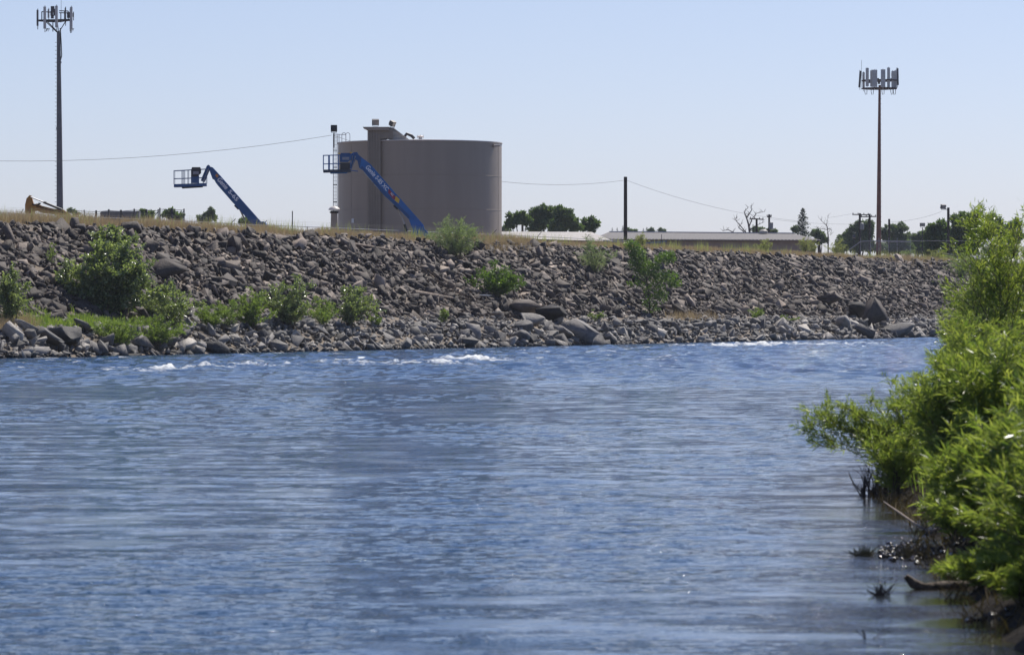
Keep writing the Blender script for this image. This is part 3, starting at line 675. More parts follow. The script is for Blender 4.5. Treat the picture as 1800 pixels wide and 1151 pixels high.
def conifer(px, py_top, py_bot, hw, Y, label, seed, z0=5.8, group=None, nw=18):
    r = np.random.default_rng(seed); s_ = F / Y; base = at(px, py_bot, Y); top = at(px, py_top, Y)
    root = thing('conifer', (base.x, Y, z0), label, 'tree', group)
    MB().tube([(base.x, Y, z0 - .2), (base.x, Y, top.z)], [hw / s_ * .13 + .05, .03], 6).build('trunk', M_BARK, root)
    Hh = top.z - base.z; P, Dd = [], []
    for i in range(nw):
        t = i / nw; z = base.z + Hh * t; rad = hw / s_ * (1 - t) ** .85 * r.uniform(.75, 1.1)
        for j in range(max(4, int(9 * (1 - t) + 3))):
            a = r.uniform(0, 6.28); d = np.array([math.cos(a), math.sin(a), r.uniform(-.1, .35)]); L_ = rad * r.uniform(.6, 1.15)
            for q in np.linspace(.1, 1, 8): P.append(np.array([base.x, Y, z]) + d * L_ * q + r.normal(0, .04 * hw / s_, 3)); Dd.append(d + r.normal(0, .5, 3))
    P = np.array(P); Dd = np.array(Dd); n = len(P)
    V, Fc = leaves_np(P, Dd, r.uniform(.5, 1, n) * Hh * .085, r.uniform(.5, 1, n) * Hh * .04, r)
    mesh_np('crown', V, Fc, M_CONIF, root, attrs={'tone': np.repeat(r.random(n), 4)})
conifer(1411, 366, 416, 17, 600, 'pointed dark conifer behind the end of the low roof', 211, nw=22)
dtree(1440, 640, [(1398, 405, 8, 6), (1436, 408, 12, 8), (1446, 420, 12, 10)], 'low dark tree between the conifer and the bare tree', M_TREED, 212)
for j, (px, a, b, hw) in enumerate([(1076, 400, 410, 3), (1085, 400, 410, 4), (1095, 396, 410, 5), (1131, 401, 410, 4), (1137, 399, 410, 5)]):
    conifer(px, a, b, hw, 900, ['leftmost tiny', 'second tiny', 'tallest tiny', 'fourth tiny', 'rightmost tiny'][j] + ' distant conifer over the roof by the wooden pole', 220 + j, nw=9, group='tiny distant conifers over the roof')
dtree(1109, 800, [(1106, 405, 8, 5), (1113, 407, 8, 4)], 'small green tree top over the roof right of the wooden pole', M_TREE, 231, dens=9)
dtree(1165, 900, [(1165, 406, 9, 4), (1162, 404, 4, 3)], 'low dark treetop over the roof ridge, alone', M_TREED, 232, dens=12)
dtree(1146, 880, [(1145, 405, 6, 4)], 'tiny round treetop right of the distant conifers', M_TREED, 233, dens=14)
dtree(1345, 640, [(1335, 406, 14, 7), (1355, 407, 10, 6)], 'low tree crown behind the dead tree and the poles', M_TREED, 234)
dtree(1510, 660, [(1505, 402, 12, 11), (1518, 395, 13, 10), (1530, 400, 12, 14), (1500, 420, 16, 16), (1522, 420, 18, 18), (1530, 436, 24, 10), (1500, 436, 20, 10)], 'grey-green tree behind the pair of crossarm poles', M_TREED, 235)
dtree(1480, 700, [(1480, 425, 16, 12), (1493, 422, 14, 14), (1485, 436, 20, 8)], 'low dark tree left of the crossarm poles', M_TREED, 236)
dtree(1560, 670, [(1556, 408, 10, 12), (1565, 420, 14, 16), (1562, 436, 20, 10)], 'narrow tree just right of the rusty tower', M_TREED, 237)
dtree(1582, 665, [(1575, 402, 11, 8), (1587, 402, 11, 9), (1580, 415, 20, 14), (1590, 430, 22, 14), (1575, 438, 20, 9)], 'feathery grey-green tree right of the rusty tower', M_TREED, 238)
dtree(1612, 690, [(1605, 416, 12, 10), (1618, 416, 10, 12), (1612, 432, 18, 14)], 'pale treetop behind the small floodlight pole', M_TREED, 239)
dtree(1650, 500, [(1640, 405, 17, 14), (1652, 398, 16, 12), (1636, 428, 20, 20), (1660, 425, 24, 26), (1645, 445, 26, 16)], 'dense dark green tree left of the lamp pole', M_TREE, 240, dens=4.5)
dtree(1700, 495, [(1690, 392, 18, 15), (1705, 385, 18, 15), (1690, 415, 26, 24), (1715, 415, 24, 28), (1685, 442, 28, 16)], 'dense dark green tree right of the lamp pole', M_TREE, 241, dens=4.5)
dtree(1770, 500, [(1750, 400, 22, 20), (1775, 410, 25, 22), (1760, 430, 30, 20)], 'dark tree behind the willow branches at right', M_TREE, 242, dens=4)
# left distance
dtree(366, 640, [(355, 383, 8, 6), (366, 378, 7, 8), (372, 370, 5, 6), (374, 382, 7, 7), (360, 388, 12, 5)], 'small bluish tree left of the low boom lift', M_TREED, 251, dens=8)
dtree(130, 700, [(124, 371, 5, 4), (132, 374, 7, 3)], 'tiny bluish treetops right of the grey tower', M_TREED, 252, dens=12)
dtree(262, 500, [(252, 378, 8, 8), (262, 379, 9, 8)], 'olive bush behind the dark fence posts, left one', M_TREE, 253, dens=6)
dtree(305, 500, [(295, 376, 11, 8), (310, 380, 10, 8)], 'olive bush behind the dark fence posts, right one', M_TREE, 254, dens=6)
dtree(438, 520, [(430, 390, 9, 6), (442, 392, 10, 7)], 'dark green treetop under the low boom lift', M_TREE, 255, dens=6)
def bare(px, Y, label, segs, r0, name='bare_tree'):
    b = at(px, 430, Y); root = thing(name, (b.x, Y, 5.8), label, 'tree'); mb = MB(); r = np.random.default_rng(int(px))
    s_ = F / Y
    mb.tube([(b.x, Y, 5.6), at(*segs[0][0], Y)], [r0 * 1.2, r0], 6)
    br = MB()
    for i, sg in enumerate(segs):
        pts = [at(x, y, Y) for x, y in sg]; (mb if i == 0 else br).tube(pts, list(np.linspace(r0 * (1 if i == 0 else .55), r0 * .12, len(pts))), 5)
        for p, q in zip(sg[:-1], sg[1:]):
            for _ in range(4):
                t = r.random(); x = p[0] + (q[0] - p[0]) * t; y = p[1] + (q[1] - p[1]) * t; a = r.uniform(-2.6, -.5); l = r.uniform(3, 9)
                e = (x + math.cos(a) * l, y + math.sin(a) * l); br.tube([at(x, y, Y), at((x + e[0]) / 2 + r.normal(0, .6), (y + e[1]) / 2, Y), at(*e, Y)], [r0 * .22, r0 * .16, r0 * .08], 3)
    mb.build('trunk', M_DEAD, root); br.build('branches', M_DEAD, root)
bare(1318, 560, 'gnarled bare tree rising behind the low roof', [[(1318, 410), (1316, 395), (1312, 382), (1308, 372), (1316, 364)], [(1317, 398), (1322, 385), (1330, 375), (1345, 372)], [(1318, 405), (1330, 396), (1344, 390)], [(1312, 384), (1322, 368), (1320, 362)], [(1312, 410), (1300, 395), (1292, 386), (1296, 380)], [(1308, 408), (1298, 400), (1304, 392)], [(1292, 410), (1280, 404), (1270, 406)]], .16)
bare(1455, 600, 'thin pale leafless tree right of the conifer', [[(1456, 418), (1455, 405), (1453, 395), (1456, 380)], [(1454, 398), (1446, 390), (1440, 384)], [(1455, 404), (1442, 402), (1430, 398)], [(1455, 402), (1462, 404), (1460, 414)]], .1)

# ------------------------------------------------------------------ storage tank
M_TANK = mat('tank_paint', (.34, .272, .21), .45, col2=(.315, .252, .195), scale=1.0, streak=True)
M_TANKD = mat('siding_paint', (.32, .26, .2), .5, var=.08, scale=2)
M_ROOFW = mat('roof_paint', (.62, .56, .5), .5, var=.1)
M_STEEL = mat('galvanised', (.42, .42, .43), .45, .6, var=.3)
M_DARK = mat('dark_metal', (.03, .03, .035), .5, var=.3)
M_GLASSL = mat('lamp_glass', (.35, .33, .3), .15, var=.2)
TY = 345.; ts = F / TY; TC = at(738, 400, TY); TR = 144 / ts; TOP = H + (HY - 253.5) / ts; GZ = 5.8
def on_tank(ang, z, dr=0): return Vector((TC.x + (TR + dr) * math.sin(ang), TY - (TR + dr) * math.cos(ang), z))
tank = thing('storage_tank', (TC.x, TY, GZ), 'big beige cylindrical steel storage tank behind the levee', 'tank')
mb = MB(); mb.lathe((TC.x, TY, 0), [(TR, GZ - .3), (TR, TOP)], 160); mb.build('shell', M_TANK, tank, smooth=True)
mb = MB(); mb.lathe((TC.x, TY, 0), [(TR + .06, TOP + .002), (TR + .06, TOP + .09), (TR * .5, TOP + .09 + TR * .5 * .05), (.3, TOP + .09 + (TR - .3) * .045)], 160); mb.build('roof', M_ROOFW, tank, smooth=True)
mb = MB()
for zz in (312, 371):
    z = H + (HY - zz) / ts; mb.lathe((TC.x, TY, z), [(TR + .002, 0), (TR + .012, .01), (TR + .012, .03), (TR + .002, .04)], 160)
for a_ in (1.28, -.95, -1.3):
    p = on_tank(a_, (GZ + TOP) / 2, .004); mb.box(p, (.03, .02, TOP - GZ - .1), rz=a_)
mb.build('weld_seam', M_TANKD, tank)
# roof vent
v0 = at(739, 245, TY); mb = MB(); mb.lathe((v0.x, TY, v0.z - .15), [(.16, 0), (.16, .32)], 12); mb.build('roof_vent', M_STEEL, tank)
mb = MB(); mb.lathe((v0.x, TY, v0.z + .17), [(.3, 0), (.3, .06), (.12, .14)], 12)
for i in range(4): mb.tube([(v0.x + .24 * math.cos(i * 1.57), TY + .24 * math.sin(i * 1.57), v0.z + .06), (v0.x + .24 * math.cos(i * 1.57), TY + .24 * math.sin(i * 1.57), v0.z + .36)], .02, 5)
mb.build('vent_cap', M_ROOFW, tank)
# overflow pipe stub
a_ = math.asin((868 - 738) / 144); p = on_tank(a_, H + (HY - 258.5) / ts, -.1); q = on_tank(a_, p.z, .62)
MB().tube([p, q], .1, 10).build('overflow_pipe', M_ROOFW, tank)
MB().box(on_tank(a_, p.z - .02, .03), (.26, .05, .26), rz=a_).build('pipe_flange', M_TANKD, tank)
# small sign near the foot
p = on_tank(math.asin((624 - 738) / 144), H + (HY - 390) / ts, .03); MB().box(p, (.32, .03, .36), rz=-.9).build('notice_plate', mat('white_paint', (.75, .74, .7), .5), tank)
# vertical ribbed shaft + headhouse
fy = TY - TR * math.cos(math.asin((662 - 738) / 144)) - .55
X = lambda px, Y=fy: (px - 900) / F * Y
Z = lambda py, Y=fy: H + (HY - py) / F * Y
shaft = thing('ribbed_shaft', (X(660), fy, GZ), 'tall ribbed metal shaft standing against the tank front, with roofed head', 'shaft')
mb = MB(); mb.box(((X(646) + X(669)) / 2, fy + .8, (GZ + Z(229)) / 2), (X(669) - X(646), 1.6, Z(229) - GZ))
for px in np.arange(648, 669, 4.6): mb.box((X(px), fy - .05, (GZ + Z(229)) / 2), (.09, .11, Z(229) - GZ - .01))
mb.build('siding', M_TANKD, shaft)
mb = MB(); mb.box(((X(669) + X(679)) / 2, fy + 1.1, (GZ + Z(244)) / 2), (X(679) - X(669), 1.2, Z(244) - GZ))
for px in np.arange(671, 679, 4.2): mb.box((X(px), fy + .45, (GZ + Z(244)) / 2), (.09, .11, Z(244) - GZ - .01))
mb.build('recessed_siding', M_TANKD, shaft)
mb = MB(); mb.box(((X(669) + X(691)) / 2 + .001, fy + .75, (Z(244) + Z(229)) / 2 + .002), (X(691) - X(669), 1.5, Z(229) - Z(244)))
for px in np.arange(670, 691, 2.7): mb.box((X(px), fy - .015, (Z(244) + Z(229)) / 2), (.05, .04, Z(229) - Z(244) - .02))
mb.build('head_box', M_TANKD, shaft)
mb = MB(); mb.prism([(X(638), Z(223.5)), (X(684), Z(223.5)), (X(684), Z(229.5)), (X(647), Z(229.5)), (X(638.6), Z(225.3))], fy - .25, fy + 1.7)
mb.build('roof_cap', M_TANKD, shaft)
# sloping gallery back over the tank roof
mb = MB(); mb.prism([(X(684.1), Z(224.5)), (X(691.5), Z(226.5)), (X(714), Z(244)), (X(720), Z(249.5)), (X(684.1), Z(249.5))], fy + .25, fy + 1.65); mb.build('gallery', mat('gallery_paint', (.5, .45, .38), .6, var=.35, scale=4), shaft)
mb = MB(); mb.beam((X(684.2), fy + .95, Z(223.6)), (X(692), fy + .95, Z(225.6)), 1.6, .06); mb.beam((X(692), fy + .95, Z(225.6)), (X(719), fy + .95, Z(246)), 1.6, .06); mb.build('gallery_roof', M_ROOFW, shaft)
e = at(716, 240, TY - .9); MB().tube([e + Vector((-.25, -.3, -.1)), e + Vector((-.05, -.3, .2)), e + Vector((.35, -.3, .05)), e + Vector((.6, -.3, -.2))], .13, 8).build('duct_hood', M_DARK, shaft)
# floodlights on the shaft and on the ladder side
def flood(px, py, wp, hp, Y, label, tilt, yaw, pole=None, face=-1):
    s_ = F / Y; c = at(px, py, Y); root = thing('floodlight', c, label, 'floodlight', 'floodlights around the yard')
    w_, h_ = wp / s_, hp / s_; m3 = Matrix.Rotation(yaw, 3, 'Z') @ Matrix.Rotation(tilt, 3, 'X')
    ax, ay, az = m3 @ Vector((w_ / 2, 0, 0)), m3 @ Vector((0, .18, 0)), m3 @ Vector((0, 0, h_ / 2))
    mb = MB(); mb.obox(c, ax, ay, az); mb.obox(c + ay * 1.25 * (1 if face < 0 else -1), ax * .7, ay * .25, az * .7); mb.build('housing', M_DARK if face > 0 else mat('lamp_metal', (.1, .095, .09), .5, .3), root)
    MB().obox(c + ay * 1.04 * face, ax * .86, ay * .06, az * .82).build('lens', M_GLASSL, root)
    mb = MB(); b = c - Vector((0, 0, h_ * .5)); mb.beam(b + Vector((-w_ * .4, 0, -.12)), b + Vector((w_ * .4, 0, -.12)), .04, .03)
    for k in (-1, 1): mb.beam(b + Vector((k * w_ * .4, 0, -.12)), c + Vector((k * w_ * .48, 0, 0)), .03, .03)
    mb.build('bracket', M_DARK, root)
    if pole: MB().tube([b + Vector((0, 0, -.1)), (c.x, Y, pole)], .05, 6).build('post', M_DARK, root)
flood(660, 215, 12, 9.5, fy + .5, 'square floodlight on the shaft roof facing the river', .35, .1)
flood(690, 217.5, 9, 9, fy + .6, 'tilted floodlight at the right edge of the shaft roof', .5, .9)
flood(587, 226, 11, 10, 338, 'black floodlight on its own thin post left of the tank ladder', -.3, .1, pole=Z(260, 338), face=1)
# ladder
LY = 341.
lad = thing('tank_ladder', (X(588.5, LY), LY, GZ), 'tall pale caged ladder up the left side of the tank', 'ladder')
mb = MB()
for px in (586, 592.5): mb.tube([(X(px, LY), LY, GZ), (X(px, LY), LY, Z(236, LY))], .035, 6)
mb.tube([(X(589, LY), LY, GZ), (X(589, LY), LY, Z(236, LY))], .02, 5)
mb.build('rails', M_ROOFW, lad)
mb = MB()
for z in np.arange(GZ + .3, Z(236, LY), .3): mb.tube([(X(586, LY), LY + .02, z), (X(592.5, LY), LY + .02, z)], .012, 4)
mb.build('rungs', M_STEEL, lad)
mb = MB()
for py in (264.5, 294.5, 325, 355): mb.box((X(589.3, LY), LY, Z(py, LY)), (.36, .1, .06))
mb.build('bracket', M_DARK, lad)
mb = MB(); zt = Z(236, LY); mb.beam((X(586, LY), LY, zt), (X(606, LY), LY + 1.2, zt), .05, .05)
for px in (594, 596.5, 600.5): mb.tube([(X(px, LY), LY + .6, zt), (X(px, LY), LY + .6, TOP - .1)], .02, 5)
for x0 in (600, 607): 
    pts = []
    for k in range(9):
        a = math.pi * k / 8; pts.append((X(x0 + 3.6, LY) - 3.6 / 21 * math.cos(a), LY + 1.0, Z(237, LY) + .2 * math.sin(a)))
    mb.tube([(pts[0][0], LY + 1, TOP)] + pts + [(pts[-1][0], LY + 1, TOP)], .025, 6)
mb.build('guard_rail', M_STEEL, lad)
# mushroom vent
VY = 332.; vs = F / VY; vx = X(587.5, VY)
vent = thing('mushroom_vent', (vx, VY, GZ), 'beige mushroom-capped vent pipe at the left foot of the tank', 'vent')
MB().lathe((vx, VY, 0), [(.36, GZ), (.27, Z(373, VY))], 20).build('pipe', M_TANKD, vent, smooth=True)
MB().lathe((vx, VY, Z(372.5, VY)), [(.32, -.12), (.4, 0), (.3, .02), (.3, .1)], 20).build('screen', M_DARK, vent)
MB().lathe((vx, VY, Z(368, VY)), [(.46, -.06), (.47, 0), (.38, .13), (.2, .23), (.02, .27)], 24).build('cap', M_ROOFW, vent, smooth=True)

# ------------------------------------------------------------------ boom lifts
M_BLUE = mat('lift_blue', (.01, .13, .4), .38, var=.2, scale=1.5)
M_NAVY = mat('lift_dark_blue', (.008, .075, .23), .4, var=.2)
M_WHITE = mat('lettering_white', (.8, .8, .82), .5)
M_RED = mat('decal_red', (.3, .02, .04), .5); M_YEL = mat('decal_yellow', (.7, .42, .03), .5)
M_BLACK = mat('rubber_black', (.02, .02, .022), .8, var=.3)
M_CYL = mat('cylinder_steel', (.4, .37, .33), .35, .5)
def text_part(txt, p0, d, height, width, mt, parent, name='lettering', shear=0.0, bold=.018):
    cu = bpy.data.curves.new(name, 'FONT'); cu.body = txt; cu.size = 1; cu.extrude = .004; cu.shear = shear; cu.offset = bold; cu.resolution_u = 3
    t = bpy.data.objects.new(name, cu); C.objects.link(t); dg = bpy.context.evaluated_depsgraph_get()
    me = bpy.data.meshes.new_from_object(t.evaluated_get(dg)); bpy.data.objects.remove(t)
    co = np.array([v.co[:] for v in me.vertices]); lo, hi = co.min(0), co.max(0)
    d = np.array(d) / np.linalg.norm(d); u = np.array((-d[2], 0, d[0])); u = u if u[2] > 0 else -u; nrm = np.cross(d, u)
    W = np.array(p0) + np.outer((co[:, 0] - lo[0]) / (hi[0] - lo[0]) * width, d) + np.outer((co[:, 1] - lo[1]) / (hi[1] - lo[1]) * height, u) + np.outer(co[:, 2], nrm)
    W -= np.array(WO[parent.name]); me.vertices.foreach_set('co', W.astype(np.float32).ravel()); me.update(); me.materials.clear(); me.materials.append(mt)
    o = bpy.data.objects.new(name, me); link(o, parent, WO[parent.name]); return o
def lift(Y, P, label, col, big):
    s_ = F / Y; A = lambda px, py, dy=0: at(px, py, Y) + Vector((0, dy, 0))
    bx = A(*P['base'])
    root = thing('boom_lift', (bx.x, Y, GZ), label, 'boom lift', 'blue boom lifts behind the levee')
    up, lowp, hw = P['upper'], P['lower'], .26
    mb = MB(); mb.prism([(A(*p).x, A(*p).z) for p in P['boom']], Y - hw, Y + hw); bm_ = mb.build('boom', col, root)
    mb = MB(); mb.prism([(A(*p).x, A(*p).z) for p in P['tip']], Y - hw * .75, Y + hw * .75); mb.build('boom_tip', M_NAVY, root)
    mb = MB(); mb.prism([(A(*p).x, A(*p).z) for p in P['jib']], Y - .12, Y + .12); mb.build('jib', col, root)
    mb = MB()
    for a, b in P['jibrods']: mb.tube([A(*a, -.2), A(*b, -.2)], .035, 6)
    mb.build('jib_cylinder', M_STEEL, root)
    mb = MB()
    for a, b in P['tray']: mb.beam(A(*a, -.1), A(*b, -.1), .25, .07)
    mb.build('cable_tray', M_CYL, root)
    mb = MB(); (a, b, c) = P['cyl']; mb.tube([A(*a), A(*b)], .055, 8); mb.build('lift_cylinder', M_CYL, root)
    MB().tube([A(*b), A(*c)], .1, 8).build('cylinder_barrel', M_DARK, root)
    mb = MB(); mb.box(A(*P['clevis']), (.4, .5, .3), ry=.8); mb.build('clevis', M_BLACK, root)
    # basket
    (x0, yt), (x1, yt2), ym, yf, yb = P['bask']
    bw = .46
    fl = MB(); fl.prism([(A(x0, yf).x, A(x0, yf).z), (A(x1, yf).x, A(x1, yf - P['rise']).z), (A(x1, yb).x, A(x1, yb - P['rise']).z), (A(x0, yb).x, A(x0, yb).z)], Y - bw, Y + bw)
    bk = fl.build('platform', M_NAVY if not big else mat('platform_dark', (.02, .035, .06), .5), root)
    ub = MB(); xa = x0 + (x1 - x0) * .22; ub.prism([(A(xa, yb).x, A(xa, yb - 1).z), (A(x1 - 4, yb).x, A(x1 - 4, yb - 1 - P['rise']).z), (A(x1 - 8, yb + 2).x, A(x1 - 8, yb + 2 - P['rise']).z), (A(xa + 2, yb + 2).x, A(xa + 2, yb + 2).z)], Y - .3, Y + .3)
    ub.build('underframe', col if big else M_BLACK, root)
    rl = MB(); rr = .022
    for yy in (-bw, bw):
        rl.tube([A(x0, yt, yy), A(x1, yt2, yy)], rr, 6); rl.tube([A(x0, ym, yy), A(x1, ym - P['rise'], yy)], rr, 6)
        for px in P['posts']:
            if px > x1: continue
            rl.tube([A(px, yt + (yt2 - yt) * (px - x0) / (x1 - x0), yy), A(px, yf - P['rise'] * (px - x0) / (x1 - x0), yy)], rr, 6)
    for px in (x0, x1):
        for py in (yt if px == x0 else yt2, ym): rl.tube([A(px, py, -bw), A(px, py, bw)], rr, 6)
    rl.build('guard_rail', col, root)
    (cx0, cy0), (cx1, cy1) = P['ctrl']; c0, c1 = A(cx0, cy0), A(cx1, cy1)
    cb = MB(); cb.prism([(c0.x + .08, c0.z), (c1.x - .06, c0.z), (c1.x, c0.z - .15), (c1.x, c1.z + .25), (c1.x - .3, c1.z), (c0.x + .02, c1.z), (c0.x, c0.z - .2)], Y - bw - .1, Y - bw + .25)
    ctl = cb.build('control_box', M_DARK if not big else M_NAVY, root)
    MB().box(((c0.x + c1.x) / 2, Y - bw - .11, c0.z * .4 + c1.z * .6), ((c1.x - c0.x) * .6, .01, (c0.z - c1.z) * .3)).build('panel', mat('panel_grey', (.3, .31, .35), .6, var=.3, scale=12), ctl)
    lb = MB(); (lx0, ly0), (lx1, ly1) = P['lower_box']; l0, l1 = A(lx0, ly0), A(lx1, ly1); lb.box(((l0.x + l1.x) / 2, Y - bw + .1, (l0.z + l1.z) / 2), (l1.x - l0.x, .3, l0.z - l1.z)); lb.build('gate_panel', M_NAVY if not big else M_DARK, root)
    # turntable and chassis below the crest
    bz = bx.z; mb = MB(); mb.prism([(bx.x - .5, bz), (bx.x + .25, bz + .1), (bx.x + .75, bz - .5), (bx.x + 1.2, GZ + 1.1), (bx.x - 2.2, GZ + 1.1), (bx.x - 2.0, GZ + 1.8), (bx.x - .6, GZ + 1.8)], Y - .9, Y + .9); mb.build('turntable', col, root)
    MB().box((bx.x - .9, Y, GZ + .8), (3.6, 1.5, .5)).build('chassis', M_DARK, root)
    for i in (-1, 1):
        for j in (-1, 1):
            cx, cy_ = bx.x - .9 + i * 1.35, Y + j * 1.05; MB().tube([(cx, cy_ - .18, GZ + .5), (cx, cy_ + .18, GZ + .5)], .5, 20).build('wheel', M_BLACK, root)
    return root, A
# smaller lift
P65 = dict(base=(459, 392), upper=0, lower=0,
  boom=[(380.8, 301.7), (463.5, 395), (444, 395), (383.4, 326.5), (379.8, 321.6), (374.2, 311)],
  tip=[(366.5, 291.5), (370.5, 293.5), (374, 294.5), (381, 302), (379.5, 318), (374, 315), (369.5, 303)],
  jib=[(363.5, 292), (366.2, 289.7), (369, 291.5), (368.5, 299.5), (359.5, 320.5), (353, 318), (355.5, 311)],
  jibrods=[((367, 297), (357, 320.5)), ((360.5, 313), (357.5, 322))],
  tray=[((377, 314), (386, 326)), ((385, 327), (411, 357)), ((409, 354), (419, 364))], cyl=((421, 367), (431, 388), (436, 400)), clevis=(417.5, 363),
  bask=((306.4, 300.6), (363, 297.5), 314.5, 324.2, 329.5), rise=2.0, posts=(306.4, 320.5, 324, 331, 337, 363),
  ctrl=((336.8, 294.5), (354, 311)), lower_box=((337, 309), (350.5, 322.5)))
r65, A65 = lift(304., P65, 'smaller dark blue boom lift raised at the left of the tank', M_NAVY, False)
def dirpx(a, b): v = Vector((b[0] - a[0], 0, -(b[1] - a[1]))); return v.normalized()
d65 = dirpx((383, 305), (462, 394))
s65 = F / 304.
text_part('Genie', A65(381.5, 316.8, -.27), d65, 8.5 / s65, 23 / s65, M_WHITE, r65, shear=.15)
text_part('S-65', A65(400.6, 337.8, -.27), d65, 7.2 / s65, 22.5 / s65, M_WHITE, r65)
MB().prism([(A65(378.5, 309).x, A65(378.5, 309).z), (A65(381.5, 305.5).x, A65(381.5, 305.5).z), (A65(385, 309.5).x, A65(385, 309.5).z), (A65(382, 313).x, A65(382, 313).z)], 304 - .266, 304 - .262).build('warning_decal', mat('decal_orange', (.5, .2, .03), .5), r65)
# larger lift
Z5 = lambda x, y: (550 + x / 5.143, 200 + y / 5.143)
P85 = dict(base=(738, 401), upper=0, lower=0,
  boom=[Z5(440, 395), Z5(520, 455), Z5(700, 665), Z5(935, 930), Z5(1000, 1005), Z5(1012, 1060), Z5(900, 1040), Z5(868, 955), Z5(770, 855), Z5(640, 735), Z5(545, 622), Z5(455, 515), Z5(425, 495)],
  tip=[Z5(375, 350), Z5(402, 350), Z5(412, 370), Z5(440, 395), Z5(440, 500), Z5(418, 490), Z5(405, 430), Z5(375, 400)],
  jib=[Z5(340, 365), Z5(375, 350), Z5(400, 372), Z5(392, 400), Z5(352, 495), Z5(328, 495), Z5(345, 420)],
  jibrods=[(Z5(385, 385), Z5(352, 490)), (Z5(360, 380), Z5(340, 480))],
  tray=[(Z5(462, 530), Z5(545, 622)), (Z5(556, 640), Z5(640, 722)), (Z5(655, 742), Z5(712, 800)), (Z5(800, 880), Z5(850, 935))],
  cyl=(Z5(770, 858), Z5(828, 1000), Z5(850, 1060)), clevis=Z5(755, 840),
  bask=(Z5(95, 378), Z5(345, 372), Z5(0, 455)[1], Z5(0, 508)[1], Z5(0, 533)[1]), rise=.6, posts=[Z5(x, 0)[0] for x in (95, 142, 150, 183, 232, 345)],
  ctrl=(Z5(246, 358), Z5(352, 440)), lower_box=(Z5(250, 445), Z5(335, 505)))
r85, A85 = lift(318., P85, 'larger bright blue boom lift raised in front of the tank', M_BLUE, True)
s85 = F / 318.; a0, a1 = Z5(520, 455), Z5(935, 930); d85 = dirpx(a0, a1)
text_part('Genie', A85(*Z5(474, 489), -.27), d85, 42 / 5.143 / s85, 112 / 5.143 / s85, M_WHITE, r85, shear=.15)
text_part('S-85 XC', A85(*Z5(560, 583), -.27), d85, 38 / 5.143 / s85, 158 / 5.143 / s85, M_WHITE, r85)
def decal(c4, mt, nm):
    MB().prism([(A85(*Z5(*c)).x, A85(*Z5(*c)).z) for c in c4], 318 - .266, 318 - .262).build(nm, mt, r85)
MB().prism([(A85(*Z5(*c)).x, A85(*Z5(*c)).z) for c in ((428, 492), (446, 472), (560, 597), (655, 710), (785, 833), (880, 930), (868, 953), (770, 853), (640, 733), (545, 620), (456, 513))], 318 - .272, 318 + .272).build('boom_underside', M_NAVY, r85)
decal([(688, 680), (745, 745), (745, 778), (725, 772), (680, 715)], M_RED, 'red_decal'); decal([(752, 743), (786, 775), (776, 812), (738, 783)], M_YEL, 'yellow_decal')
text_part('NC', A85(*Z5(700, 725), -.268), d85, 20 / 5.143 / s85, 32 / 5.143 / s85, M_WHITE, r85)
MB().tube([A85(*Z5(345, 515), -.3), A85(*Z5(410, 522), -.3)], .04, 6).build('bumper_bar', M_BLUE, r85)
for c in ((238, 362), (345, 356)): MB().box(A85(*Z5(*c), -.5), (.14, .2, .09)).build('warning_light', M_YEL, r85)

